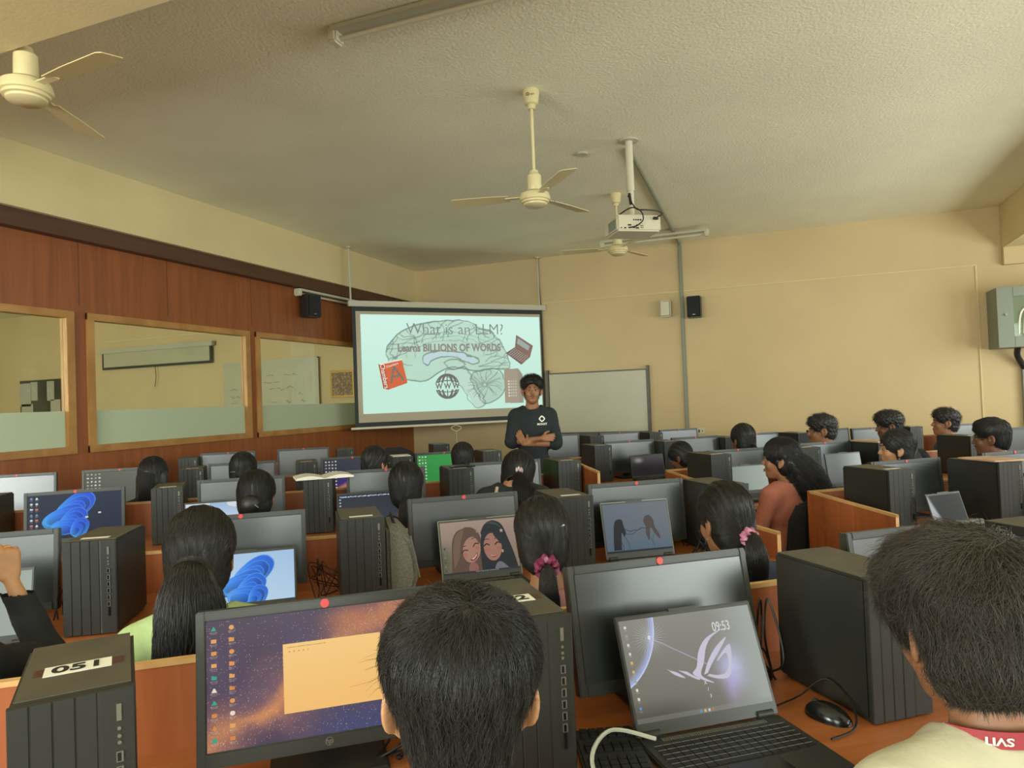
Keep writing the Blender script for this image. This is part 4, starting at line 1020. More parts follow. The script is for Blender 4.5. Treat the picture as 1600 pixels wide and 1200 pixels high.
# ================================================================== SMALL THINGS ON BENCHES AND TOWERS
def slab(name, a, b, z, w, d, h, yaw, m, label, cat, extra=None):
    e = MB().box(-w/2, -d/2, 0, w/2, d/2, h).build(name, m, bevel=min(.002, h*.3)); e.location = rowp(a, b, z); e.rotation_euler = (0, 0, RA+math.radians(yaw)); return tag(e, label, cat)
TZ = DZ+.3257
def booklet(a, b, z, w, d, yaw, label):
    e = empty('open_booklet', rowp(a, b, z), RA+math.radians(yaw), label, 'booklet')
    for s in (-1, 1):
        vs = []; fs = []; n = 9
        for i in range(n):
            t = i/(n-1); x = s*t*w/2; zz = .018*math.sin(t*PI*.9)+.004
            for y in (-d/2, d/2): vs += [(x, y, 0), (x, y, zz)]
        for i in range(n-1):
            k = i*4; fs += [(k, k+4, k+5, k+1), (k+2, k+3, k+7, k+6), (k+1, k+5, k+7, k+3), (k, k+2, k+6, k+4)]
        fs += [(0, 1, 3, 2), (4*n-4, 4*n-2, 4*n-1, 4*n-3)]
        MB().add(vs, fs).build('page_block', MT['white'], e, smooth=True)
    return e
booklet(.13, 4.52, TZ, .34, .22, 5, 'open white booklet lying on a black tower, left of centre')
slab('phone', 1.03, 4.60, TZ, .16, .08, .009, 0, MT['gloss'], 'dark phone lying on tower right of the green screen', 'phone')
slab('paper_sheet', .81, 6.0, TZ, .15, .2, .004, 0, MT['white'], 'white sheet on tower left of the green screen', 'paper')
slab('magazine', 3.69, 3.0, TZ, .20, .26, .008, -8, mat('orange_white_cover', 'c9a284', .5, var=.25, scale=9), 'magazine with orange cover lying on tower at the right edge', 'magazine')
slab('paper_stack', 4.31, 4.5, TZ, .16, .28, .012, 0, mat('tan_paper', 'c4a684', .6), 'stack of tan papers on tower behind smooth-haired person in left profile', 'papers')
e = empty('hardcover_book', rowp(.455, 2.69, DZ), RA+math.radians(12), 'orange-red book with white label between grey bag and cartoon laptop', 'book')
MB().box(-.07, -.10, 0, .07, .10, .028).build('cover', MT['redbook'], e, bevel=.002); MB().box(-.045, -.05, .028, .02, -.005, .0288).build('label_patch', MT['white'], e); MB().box(-.018, -.034, .0288, -.006, -.022, .0292).build('label_mark', MT['red'], e)
# grey bag on the bench
mb = MB(); prof = [(-.01, 0), (.09, 0), (.115, .07), (.11, .15), (.085, .23), (.05, .27), (.01, .285), (-.01, .28)]
n = len(prof); vs = []
for y, s in ((-.12, .86), (-.10, 1), (.12, 1), (.15, .88)): vs += [(.045+(x-.045)*s, y, z*(.5+.5*s)) for x, z in prof]
fs = [tuple(range(n)), tuple(range(3*n, 4*n))]
for k in range(3): fs += [(k*n+i, k*n+(i+1) % n, (k+1)*n+(i+1) % n, (k+1)*n+i) for i in range(n)]
e = empty('fabric_bag', rowp(.328, 2.925, DZ), RA+math.radians(-4), 'grey woven fabric bag standing left of the laptop with drawn faces', 'bag')
MB().add(vs, fs).build('bag_body', MT['fabric_grey'], e, bevel=.012, smooth=True)
MB().tube(catmull([(.03, -.05, .27), (.02, -.02, .305), (.02, .05, .305), (.03, .08, .27)], 5), .006, 6).build('handle', MT['fabric_blk'], e, smooth=True)
MB().tube([(.088, -.118, .235), (.119, -.118, .07)], .003, 6).build('seam_piping', MT['port'], e)
# yellow and brown packet
e = empty('packet', rowp(1.885, 2.95, DZ), RA+math.radians(10), 'yellow and brown packet beside the person with pink scrunchie', 'packet')
e.location = rowp(1.80, 3.25, DZ)
MB().box(-.06, -.02, 0, .07, .03, .14).build('carton', MT['yellow'], e, bevel=.003)
MB().box(-.085, -.025, 0, -.06, .035, .19).build('brown_side', MT['brownp'], e, bevel=.002)

# ================================================================== CHAIRS
def chair_proto():
    e = empty('office_chair')
    def pad(pts, th, nm, m):
        o = MB().add(pts[0], pts[1]).build(nm, m, e, bevel=th, smooth=True, seg=3); return o
    MB().box(-.23, -.21, .365, .23, .24, .435).build('seat', MT['fabric_blk'], e, bevel=.03, seg=3)
    vs = []; nx, nz = 9, 7
    for s in (0, 1):
        for j in range(nz):
            for i in range(nx):
                u = i/(nx-1)*2-1; v = j/(nz-1); wd = .215*(1-.28*max(0, v-.6)**2*6); x = u*wd; z = .58+.36*v+(.0 if abs(u) < .7 else -.03*(v > .8))
                vs.append((x, -.24-.05*v+.05*u*u*.8-(.045 if s == 0 else 0), z))
    fs = []
    N = nx*nz
    for j in range(nz-1):
        for i in range(nx-1):
            a = j*nx+i; fs += [(a, a+1, a+nx+1, a+nx), (N+a, N+a+nx, N+a+nx+1, N+a+1)]
    for i in range(nx-1): fs += [(i, N+i, N+i+1, i+1), ((nz-1)*nx+i, (nz-1)*nx+i+1, N+(nz-1)*nx+i+1, N+(nz-1)*nx+i)]
    for j in range(nz-1): fs += [(j*nx, (j+1)*nx, N+(j+1)*nx, N+j*nx), (j*nx+nx-1, N+j*nx+nx-1, N+(j+1)*nx+nx-1, (j+1)*nx+nx-1)]
    MB().add(vs, fs).build('backrest', MT['fabric_blk'], e, bevel=.012, smooth=True)
    MB().tube(catmull([(0, -.1, .36), (0, -.26, .38), (0, -.30, .5), (0, -.30, .72)], 5), .018, 8).build('back_bracket', MT['blk'], e, smooth=True)
    MB().cyl((0, 0, .1), .028, .28, 14).build('gas_column', MT['blk'], e, smooth=True)
    for k in range(5):
        a = 2*PI*k/5+.3; l = MB().tube([(0, 0, .11), (.13*math.cos(a), .13*math.sin(a), .09), (.23*math.cos(a), .23*math.sin(a), .07)], .02, 8, 0, .014).build('leg', MT['blk'], e, smooth=True)
        MB().cyl((.23*math.cos(a)-.012, .23*math.sin(a), .028), .027, .024, 14, 'x').build('caster', MT['blk'], l, smooth=True)
    return e
CP = chair_proto(); cused = [False]
def chair(x, y, yaw, label, lift=0, name=None):
    e = CP if not cused[0] else copy_tree(CP); cused[0] = True
    e.location = (x, y, 0); e.rotation_euler = (0, 0, yaw)
    if lift:
        for c in e.children:
            if c.name.startswith(('backrest',)): c.location.z = lift
    return tag(e, label, 'office chair', 'black swivel chairs')
# ================================================================== PEOPLE (signed distance fields -> one continuous mesh)
F32 = np.float32
def A3(v): return np.array(v, dtype=F32)
def sd_ell(p, c, r):
    q = p-A3(c); r = A3(r); k0 = np.sqrt(((q/r)**2).sum(-1)); k1 = np.sqrt(((q/(r*r))**2).sum(-1))+1e-9
    return k0*(k0-1)/k1
def sd_cap(p, a, b, ra, rb):
    a = A3(a); b = A3(b); ba = b-a; pa = p-a; h = np.clip((pa@ba)/float(ba@ba+1e-12), 0, 1)
    return np.sqrt(((pa-h[..., None]*ba)**2).sum(-1))-(ra+(rb-ra)*h)
def smin(a, b, k):
    h = np.clip(.5+.5*(b-a)/k, 0, 1); return b+(a-b)*h-k*h*(1-h)
def smax(a, b, k): return -smin(-a, -b, k)
def nets(fn, lo, hi, res):
    lo = np.array(lo, float); hi = np.array(hi, float); n = np.maximum(3, np.ceil((hi-lo)/res).astype(int)+1)
    ax = [lo[i]+res*np.arange(n[i]) for i in range(3)]
    G = np.stack(np.meshgrid(*ax, indexing='ij'), -1).astype(F32).reshape(-1, 3)
    D = np.empty(len(G), F32); 
    for s in range(0, len(G), 400000): D[s:s+400000] = fn(G[s:s+400000])
    D = D.reshape(n); S = D < 0
    c = [(i, j, k) for i in (0, 1) for j in (0, 1) for k in (0, 1)]
    sl = lambda A, o: A[o[0]:n[0]-1+o[0], o[1]:n[1]-1+o[1], o[2]:n[2]-1+o[2]]
    cnt = sum(sl(S, o).astype(np.int8) for o in c); act = (cnt > 0) & (cnt < 8)
    idx = -np.ones(act.shape, int); I = np.argwhere(act); idx[act] = np.arange(len(I))
    acc = np.zeros((len(I), 3)); w = np.zeros(len(I))
    for ax_ in range(3):
        for o in c:
            if o[ax_] == 1: continue
            o2 = list(o); o2[ax_] = 1
            d0 = D[I[:, 0]+o[0], I[:, 1]+o[1], I[:, 2]+o[2]]; d1 = D[I[:, 0]+o2[0], I[:, 1]+o2[1], I[:, 2]+o2[2]]
            m = (d0 < 0) != (d1 < 0); t = np.where(m, d0/np.where(m, d0-d1, 1), 0)
            pos = np.array(o, float)[None]+np.zeros((len(I), 3)); pos[:, ax_] += t
            acc += pos*m[:, None]; w += m
    V = lo+(I+acc/w[:, None])*res; F = []
    for ax_ in range(3):
        a1, a2 = (ax_+1) % 3, (ax_+2) % 3
        s0 = [slice(None)]*3; s1 = [slice(None)]*3; s0[ax_] = slice(0, -1); s1[ax_] = slice(1, None)
        e = S[tuple(s0)] != S[tuple(s1)]; E_ = np.argwhere(e)
        ok = (E_[:, a1] > 0) & (E_[:, a2] > 0) & (E_[:, a1] < n[a1]-1) & (E_[:, a2] < n[a2]-1); E_ = E_[ok]
        if not len(E_): continue
        q = []
        for da, db in ((-1, -1), (0, -1), (0, 0), (-1, 0)):
            k = E_.copy(); k[:, a1] += da; k[:, a2] += db; q.append(idx[k[:, 0], k[:, 1], k[:, 2]])
        q = np.stack(q, 1); flip = S[tuple(E_.T)]; q[~flip] = q[~flip][:, ::-1]; F.append(q[(q >= 0).all(1)])
    return V, (np.concatenate(F) if F else np.zeros((0, 4), int))
def mesh_np(name, V, F, m, parent, smooth=True):
    me = bpy.data.meshes.new(name); V = np.asarray(V, F32); F = np.asarray(F, np.int32); k = F.shape[1]
    me.vertices.add(len(V)); me.vertices.foreach_set('co', V.ravel()); me.loops.add(F.size); me.loops.foreach_set('vertex_index', F.ravel())
    me.polygons.add(len(F)); me.polygons.foreach_set('loop_start', np.arange(0, F.size, k, dtype=np.int32))
    try: me.polygons.foreach_set('loop_total', np.full(len(F), k, dtype=np.int32))
    except Exception: pass
    if smooth: me.polygons.foreach_set('use_smooth', np.ones(len(F), bool))
    me.update(calc_edges=True); me.validate()
    for mm in (m if isinstance(m, (list, tuple)) else [m]): me.materials.append(mm)
    o = bpy.data.objects.new(name, me); COL.objects.link(o); o.parent = parent; return o
def join_vf(L):
    V = []; F = []; n = 0
    for v, f in L: V.append(v); F.append(f+n); n += len(v)
    return np.concatenate(V), np.concatenate(F)
def skinmat(name, h):
    m = mat(name, h, .5, var=.08, scale=18); b = m.node_tree.nodes['Principled BSDF']
    b.inputs['Subsurface Weight'].default_value = .12; b.inputs['Subsurface Radius'].default_value = (.02, .008, .004); b.inputs['Subsurface Scale'].default_value = .3; return m
SK = {'dark': skinmat('skin_dark', '7a5038'), 'mid': skinmat('skin_brown', '9a6a48'), 'light': skinmat('skin_tan', 'bd8a60')}
def hairmat(name, h, rough=.42): return mat(name, h, rough, var=.35, scale=30, stretch=(6, 6, .6), spec=.6)
HM = {'black': hairmat('black_hair', '1d1b18', .52), 'brown': hairmat('dark_brown_hair', '3b3328', .5), 'soft': hairmat('soft_black_hair', '24211c')}
MT['eye'] = mat('eye_white', '8e857a', .5); MT['iris'] = mat('eye_iris', '1c120c', .15); MT['lip'] = mat('lips', '80483c', .5)
def cloth(name, h, var=.12): return mat(name, h, .88, var=var, scale=7, bump=.25, bscale=40)

def rot(yaw=0, pitch=0, roll=0):   # degrees; yaw ccw, pitch nods down (+), roll leans to the person's right (+)
    return np.array((Matrix.Rotation(math.radians(yaw), 3, 'Z') @ Matrix.Rotation(math.radians(-pitch), 3, 'X') @ Matrix.Rotation(math.radians(roll), 3, 'Y')), F32)
def head_sdf(q, fem=False, jaw=1.0, ez=0.0):
    s = .95 if fem else 1.0; q = q/s
    d = sd_ell(q, (0, -.012, .035), (.076, .096, .089))
    d = smin(d, sd_ell(q, (0, .026, -.035), (.059*(.95 if fem else 1)*jaw, .064, .082)), .035)
    d = smin(d, sd_ell(q, (0, .060, -.094), (.024, .022, .019)), .03)
    for s_ in (-1, 1):
        d = smin(d, sd_ell(q, (s_*.036, .060, -.028), (.022, .018, .026)), .02)
        d = smin(d, sd_cap(q, (s_*.012, .083, .026), (s_*.042, .072, .026), .009, .009), .014)
        d = smax(d, -sd_ell(q, (s_*.031, .098, .004), (.017, .016, .010)), .014)
        e = sd_ell(q-np.stack([s_*(.2 if fem else .5)*np.clip(-q[..., 1]-.0, -.02, .035), 0*q[..., 1], 0*q[..., 1]], -1), (s_*(.078 if fem else .082), -.014, -.002+ez), (.009, .021, .034)); e = smin(e, sd_ell(q, (s_*.077, -.006, -.034+ez), (.008, .010, .012)), .01)
        e = smax(e, -sd_ell(q, (s_*.094, -.004, ez), (.010, .013, .023)), .006); d = smin(d, e, .008)
    d = smin(d, sd_cap(q, (0, .083, .016), (0, .104, -.024), .007, .010), .012)
    for s_ in (-1, 1): d = smin(d, sd_ell(q, (s_*.012, .092, -.028), (.009, .010, .008)), .006)
    d = smin(d, sd_cap(q, (-.018, .084, -.056), (.018, .084, -.056), .006, .006), .008)
    d = smin(d, sd_cap(q, (-.015, .083, -.067), (.015, .083, -.067), .007, .007), .008)
    d = smax(d, -sd_cap(q, (-.022, .094, -.0615), (.022, .094, -.0615), .002, .002), .004)
    return d*s
def hand_prims(wrist, fdir, nrm, side, curl=.5, spread=1.0, s=1.0):
    """returns list of capsules (a,b,ra,rb) in body space; side +1: thumb lies on +x of the hand frame"""
    y = Vector(fdir).normalized(); z = Vector(nrm); z = (z-y*z.dot(y)).normalized(); x = y.cross(z)*side
    W = Vector(wrist); P = lambda a, b, c: W+(x*a+y*b+z*c)*s; L = []
    for k, xx in enumerate((.027, .009, -.009, -.026)): L.append((P(xx*.6, .01, 0), P(xx, .078-.004*k*k*.4, 0), .014*s, .012*s))
    for k, (xx, l) in enumerate(((.028, .070), (.0095, .080), (-.0095, .073), (-.027, .056))):
        b = Vector((xx, .082-.003*k, 0)); a = curl*(.5+.1*k)
        for j, f in enumerate((.45, .30, .25)):
            dx = (xx*2.2*spread if j == 0 else xx*.6); dr = Vector((dx, math.cos(a), -math.sin(a))).normalized(); e = b+dr*l*f
            L.append((P(*b), P(*e), (.0095-.001*j)*s, (.0088-.001*j)*s)); b = e; a += curl*(.95 if j == 0 else .7)
    b = Vector((.024, .018, -.006)); dirs = ((.75, .62, -.25), (.45, .85, -.3*(1+curl)), (.15, .95, -.4*(1+curl)))
    for j, (dr, l) in enumerate(zip(dirs, (.036, .030, .025))):
        e = b+Vector(dr).normalized()*l; L.append((P(*b), P(*e), (.013-.0015*j)*s, (.0115-.0015*j)*s)); b = e
    return L

def strands(fn, V, F, n, seg, L, flow, rad, lift=.002, noise=.25, seed=0, mask=None, curl=0, cf=60, clump=0, forb=None):
    R = np.random.default_rng(seed); P0 = V[F].mean(1)
    if mask is not None: P0 = P0[mask(P0)]
    if not len(P0): return np.zeros((0, 3)), np.zeros((0, 3), int)
    if forb is not None: P0 = P0[forb(P0.astype(F32)) > .004]
    p = P0[R.integers(len(P0), size=n)]+R.normal(0, .002, (n, 3)); p = p.astype(F32); st = L/seg
    Ls = R.uniform(.6, 1.15, (n, 1)).astype(F32); off = R.uniform(.2, 1.6, n).astype(F32)*lift; w = R.normal(0, noise, (n, 3)).astype(F32)
    if clump:
        cid = R.integers(clump, size=n); wc = R.normal(0, noise*1.6, (clump, 3)).astype(F32); w = w*.35+wc[cid]
    ph = R.uniform(0, 6.28, n); path = []
    def grad(x):
        e = 2e-3; g = np.stack([fn(x+A3(v))-fn(x-A3(v)) for v in ((e, 0, 0), (0, e, 0), (0, 0, e))], -1); return g/(np.linalg.norm(g, axis=1, keepdims=True)+1e-9)
    for k in range(seg+1):
        g = grad(p); d = fn(p); tgt = off*(1+(k/seg)**2*1.5); p = p-(d-tgt)[:, None]*g*.9
        cu = (g*np.sin(ph+k*cf/10)[:, None]*curl) if curl else 0
        path.append(p+cu); f = flow(p)+w*(.4+.6*k/seg); f = f-g*(f*g).sum(-1, keepdims=True); f /= np.linalg.norm(f, axis=1, keepdims=True)+1e-6
        pn = (p+f*st*Ls).astype(F32)
        if forb is not None: pn = np.where((forb(pn) < 0)[:, None], p+f*st*.02, pn)
        p = pn.astype(F32)
    return ribbon(np.stack(path, 1), rad)
def ribbon(path, rad):
    n, k, _ = path.shape; t = np.gradient(path, axis=1); t /= np.linalg.norm(t, axis=2, keepdims=True)+1e-9
    a = np.cross(t, np.array([.31, .52, .79])); a /= np.linalg.norm(a, axis=2, keepdims=True)+1e-9; b = np.cross(t, a)
    r = (rad*np.linspace(1, .25, k))[None, :, None]; vs = [path+(a*math.cos(q)+b*math.sin(q))*r for q in (0, 2.094, 4.189)]
    V = np.stack(vs, 2).reshape(-1, 3); base = (np.arange(n)[:, None]*k+np.arange(k-1)[None])*3; F = []
    for q in range(3): q2 = (q+1) % 3; F.append(np.stack([base+q, base+q2, base+3+q2, base+3+q], -1).reshape(-1, 4))
    return V, np.concatenate(F)
def bundle(path, radf, n, rad, seed=0, noise=.004, wave=0, wf=8):
    """hair tail: strands following a polyline with cross-section radius radf(t)"""
    R = np.random.default_rng(seed); P = np.array([tuple(v) for v in catmull(path, 9 if wave > .01 else 5)]); k = len(P); t = np.linspace(0, 1, k)
    T = np.gradient(P, axis=0); T /= np.linalg.norm(T, axis=1, keepdims=True); A = np.cross(T, [1, 0, .01]); A /= np.linalg.norm(A, axis=1, keepdims=True); B = np.cross(T, A)
    th = R.uniform(0, 2*PI, n); rr = np.sqrt(R.uniform(.5, 1, n)); rf = np.array([radf(x) for x in t])
    th2 = th[:, None]+np.cumsum(R.normal(0, .05, (n, k)), 1); r = rr[:, None]*rf[None]*(1+.1*np.cumsum(R.normal(0, .1, (n, k)), 1))
    pa = P[None]+(A[None]*np.cos(th2)[..., None]*1.25+B[None]*np.sin(th2)[..., None]*.8)*r[..., None]
    if wave:
        fq = R.uniform(.7, 1.2, (n, 1)); cl = R.uniform(0, 6.28, 26)[R.integers(26, size=n)][:, None]+R.normal(0, .3, (n, 1))
        pa += (A[None]*np.sin(t*wf*2*fq+cl)[..., None]+B[None]*np.cos(t*wf*2*fq+cl)[..., None])*wave*np.clip(t*4, 0, 1)[None, :, None]
    pa += R.normal(0, noise*.15, pa.shape); cut = R.uniform(.8, 1.0, n)
    pa = np.stack([np.stack([np.interp(t*c, t, pa[i, :, j]) for j in range(3)], -1) for i, c in enumerate(cut)])
    return ribbon(pa, rad)

def person(a, b, crown, label, body=0, head=(0, 0, 0), hair='short', hcol='black', skin='mid', top='3a3a3a', fem=False, lean=.05, arms=None, sleeve='long', near=0, ns=0, zso=0, wd=None, tailw=1.0, stray=0, ez=0.0, bare=0,
           glasses=False, standing=False, hs=1.0, group=None, extra=None, chairlab=None, vol=1.0, tailp=None, nx=0, shirtname=None, tailx=0, beard=False, jaw=1.0):
    """a,b: row coordinates of head centre; body: torso heading relative to the row direction (deg ccw); head: absolute yaw of the head relative to the row direction, pitch, roll"""
    yawb = RA+math.radians(body); hd = rowp(a, b); fwdv = Vector((-math.sin(yawb), math.cos(yawb), 0)); root = hd-fwdv*lean
    e = empty('person', root, yawb, label, 'person', group)
    hz = crown-.142*hs; HP = np.array([0, lean, hz], F32); R = rot(head[0]-body, head[1], head[2]); piv = np.array([0, -.015, -.08], F32)
    HP2 = HP+piv-R@piv
    toH = lambda p: ((p-HP2)@R)/hs
    H = lambda v: tuple((HP2+R@(np.array(v, F32)*hs)).tolist())
    zs = crown-.335+zso; w = wd or (.155 if fem else .178); hip = .92 if standing else .57
    nb = (0, lean*.35-.015, zs+.055)
    ch = .92 if fem else 1.0
    def torso(p, g=0.0):
        d = sd_ell(p, (0, .0, hip), (.165+g, .115+g, .12+g)); d = smin(d, sd_ell(p, (0, lean*.2, (hip+zs)/2), (.13*ch+g, .095+g, (zs-hip)*.42+g)), .06)
        d = smin(d, sd_ell(p, (0, lean*.35+.0, zs-.10), (.152*ch+g, .105+g, .155+g)), .05)
        if fem: d = smin(d, sd_ell(p, (0, lean*.35+.07, zs-.15), (.11+g, .05+g, .06+g)), .05)
        for s in (-1, 1): d = smin(d, sd_cap(p, (s*.03, nb[1]-.005, zs+.03), (s*w*.93, lean*.3-.01, zs-.015), .045+g, .048+g), .05)
        return d
    AR = {}
    for s, k in ((1, 'R'), (-1, 'L')):
        if arms and k in arms: AR[k] = arms[k]
        elif standing: AR[k] = ((s*.25, .0, zs-.30), (s*.25, .06, zs-.55), (0, .1, -1), (s, 0, 0), .4)
        else: AR[k] = ((s*(w+.065), .05, max(.675, zs-.27)), (s*.12, .20, .665), (-s*.35, 1, -.05), (0, 0, 1), .5)
    def arm(p, s, k, g=0, upto=1.0, fr=1.0):
        el, wr = AR[k][0], AR[k][1]; sh = (s*w, lean*.3-.01, zs-.03)
        if upto < 1: e2 = tuple(sh[i]+(el[i]-sh[i])*upto for i in range(3)); return sd_cap(p, sh, e2, .050*ch+g, .046*ch+g*1.25)
        d = sd_cap(p, sh, el, .048*ch+g, .037*ch+g)
        if fr > 0:
            w2 = tuple(el[i]+(wr[i]-el[i])*fr for i in range(3)); d = smin(d, sd_cap(p, el, w2, .037*ch+g, (.037-.013*fr)*ch+g), .02)
        return d
    HPR = {k: hand_prims(AR[k][1], AR[k][2], AR[k][3], s if not (len(AR[k]) > 5) else AR[k][5], AR[k][4], s=(.93 if fem else (.88 if standing else 1.0))) for s, k in ((-1, 'R'), (1, 'L'))}
    def hand(p, k):
        d = None
        for (A_, B_, ra, rb) in HPR[k]:
            c = sd_cap(p, A_, B_, ra, rb); d = c if d is None else smin(d, c, .006)
        return d
    def legs(p, g=0, f=1.0):
        d = None
        for s in (-1, 1):
            if standing: L = (((s*.09, 0, .9), (s*.10, .01, .5), .085, .058), ((s*.10, .01, .5), (s*.10, -.02, .09), .056, .038))
            else: L = (((s*.09, .02, .53), (s*.11, .42, .52), .082, .058), ((s*.11, .42, .52), (s*.11, .40, .10), .056, .038))
            for A_, B_, ra, rb in L:
                c = sd_cap(p, A_, B_, ra+g, rb+g); d = c if d is None else smin(d, c, .03)
        return d
    necktop = H((0, -.022, -.055))
    def bodyf(p):
        d = torso(p, -.012)
        for s, k in ((1, 'R'), (-1, 'L')): d = smin(d, arm(p, s, k, -.004), .03); d = smin(d, hand(p, k), .015)
        d = smin(d, legs(p, -.01), .04)
        d = smin(d, sd_cap(p, nb, necktop, .050 if fem else .057, .045 if fem else .054), .03)
        return smin(d, head_sdf(toH(p), fem, jaw, ez)*hs, .02)
    def lowbody(p):   # without the head detail far away
        d = torso(p, -.012)
        for s, k in ((1, 'R'), (-1, 'L')): d = smin(d, arm(p, s, k, -.004), .03)
        return smin(smin(d, legs(p, -.01), .04), sd_cap(p, nb, necktop, .050 if fem else .057, .045 if fem else .054), .03)
    def headneck(p):
        d = sd_cap(p, nb, necktop, .050 if fem else .057, .045 if fem else .054); d = smin(d, torso(p, -.012), .03); return smin(d, head_sdf(toH(p), fem, jaw, ez)*hs, .02)
    def wristy(k):
        s = 1 if k == 'R' else -1
        return lambda p: smin(arm(p, s, k, -.004), hand(p, k), .012)
    hres = {0: .0065, 1: .005, 2: .004, 3: .003}[near]
    zc = zs+.075; xs = [0, 0]; 
    pts = np.array([AR['R'][1], AR['L'][1], AR['R'][0], AR['L'][0]]); lo = np.minimum(pts.min(0)-.08, (-.3, -.2, 0)); hi = np.maximum(pts.max(0)+.08, (.3, .56, 0)); 
    B1 = nets(lowbody, (lo[0], lo[1], .04), (hi[0], hi[1] if not standing else .3, zc), .012)
    hc = HP2
    B2 = nets(headneck, (hc[0]-.13, hc[1]-.15, zc-.02), (hc[0]+.13, hc[1]+.15, hc[2]+.15), hres)
    parts = [B1, B2]
    for k in ('R', 'L'):
        wv = Vector(AR[k][1]); f = Vector(AR[k][2]).normalized(); c = wv+f*.08; parts.append(nets(wristy(k), c-Vector((.13, .13, .13)), c+Vector((.13, .13, .13)), .0045 if near or standing else .0065))
    V, F_ = join_vf(parts); mesh_np('body', V, F_, SK[skin], e)
    # eyes and brows
    mb = MB()
    for s in (-1, 1):
        for (dy, r, mi) in ((.0745, .0120, 0), (.0805, .0074, 1)):
            c = Vector((s*.031, dy, .004)); n_ = 12; vs = []; fs = []
            for i in range(7):
                for j in range(n_): th = PI*i/6; ph = 2*PI*j/n_; v = c+Vector((r*math.sin(th)*math.cos(ph), r*math.cos(th)*(-1), r*math.sin(th)*math.sin(ph)*(.62 if mi == 0 else .9))); vs.append(H(v))
            for i in range(6):
                for j in range(n_): fs.append((i*n_+j, i*n_+(j+1) % n_, (i+1)*n_+(j+1) % n_, (i+1)*n_+j))
            mb.add(vs, fs, mi)
    mb.build('eyes', [MT['eye'], MT['iris']], e, smooth=True)
    mb = MB()
    for s in (-1, 1): mb.tube([H((s*.013, .0925, .025)), H((s*.028, .0905, .031)), H((s*.046, .078, .027))], .0035*(.8 if fem else 1.15), 5, 0, .0018)
    mb.build('eyebrows', HM[hcol], e, smooth=True)
    MB().tube([H((-.017, .0895, -.0585)), H((0, .0925, -.0575)), H((.017, .0895, -.0585))], .0035, 6).tube([H((-.013, .089, -.067)), H((0, .092, -.068)), H((.013, .089, -.067))], .004, 6).build('lips', MT['lip'], e, smooth=True)
    if beard:
        MB().tube([H((-.026, .082, -.056)), H((-.012, .0935, -.047)), H((0, .095, -.046)), H((.012, .0935, -.047)), H((.026, .082, -.056))], .0032, 6).build('moustache', HM[hcol], e, smooth=True)
    if glasses:
        mb = MB()
        for s in (-1, 1):
            mb.tube([H((s*.032+.021*math.cos(t), .100-abs(.021*math.cos(t))*.08, .002+.016*math.sin(t))) for t in np.linspace(0, 2*PI, 17)], .0016, 5); mb.tube([H((s*.053, .097, .008)), H((s*.078, .03, .008)), H((s*.083, -.01, .0))], .0014, 5)
        mb.tube([H((-.011, .102, .004)), H((.011, .102, .004))], .0015, 5); mb.build('glasses', MT['port'], e, smooth=True)
    # ---- clothes
    cm = top if not isinstance(top, str) else cloth('cloth_'+top, top)
    g = .012 if not standing else .013
    def shirt(p):
        d = torso(p, g)
        for s, k in ((1, 'R'), (-1, 'L')):
            d = smin(d, arm(p, s, k, g, 1.0, .86) if sleeve == 'long' else arm(p, s, k, g+.006, {'short': .62, 'elbow': .97}[sleeve]), .035)
        d = smax(d, -(sd_ell(p, (0, nb[1]+.02, zs+.085), (.078, .088, .062))), .012)
        f = np.sin(p[..., 2]*55+p[..., 0]*30)*np.sin(p[..., 0]*38-p[..., 2]*21+p[..., 1]*27); d = d+f*.0022
        return np.maximum(d, (hip-.10)-p[..., 2])
    V, F_ = nets(shirt, (lo[0]-.03, -.2, hip-.14), (hi[0]+.03, min(hi[1], .5) if sleeve == 'long' else .32, zs+.11), .008 if near >= 2 or standing else .011)
    sh = mesh_np(shirtname or 'shirt', V, F_, cm, e)
    V, F_ = nets(lambda p: np.maximum(legs(p, .006), p[..., 2]-hip-.02), (-.22, -.12, .06), (.22, .56 if not standing else .14, hip+.06), .014)
    mesh_np('trousers', V, F_, MT['fabric_blk'], e)
    mb = MB()
    for s in (-1, 1):
        y0 = .40 if not standing else -.02
        V, F_ = nets(lambda p: np.maximum(smin(sd_ell(p, (s*.11, y0+.05, .03), (.045, .13, .05)), sd_cap(p, (s*.11, y0, .04), (s*.11, y0, .09), .045, .045), .03), -p[..., 2]+.002), (s*.11-.08, y0-.12, -.01), (s*.11+.08, y0+.22, .15), .012)
        mesh_np('shoe', V, F_, MT['blk'], e)
    # ---- hair (head-local field)
    tb = {'short': (.091, .112, .100), 'curly': (.096, .114, .106), 'fluffy': (.106, .126, .112)}.get(hair, (.087, .107, .098))
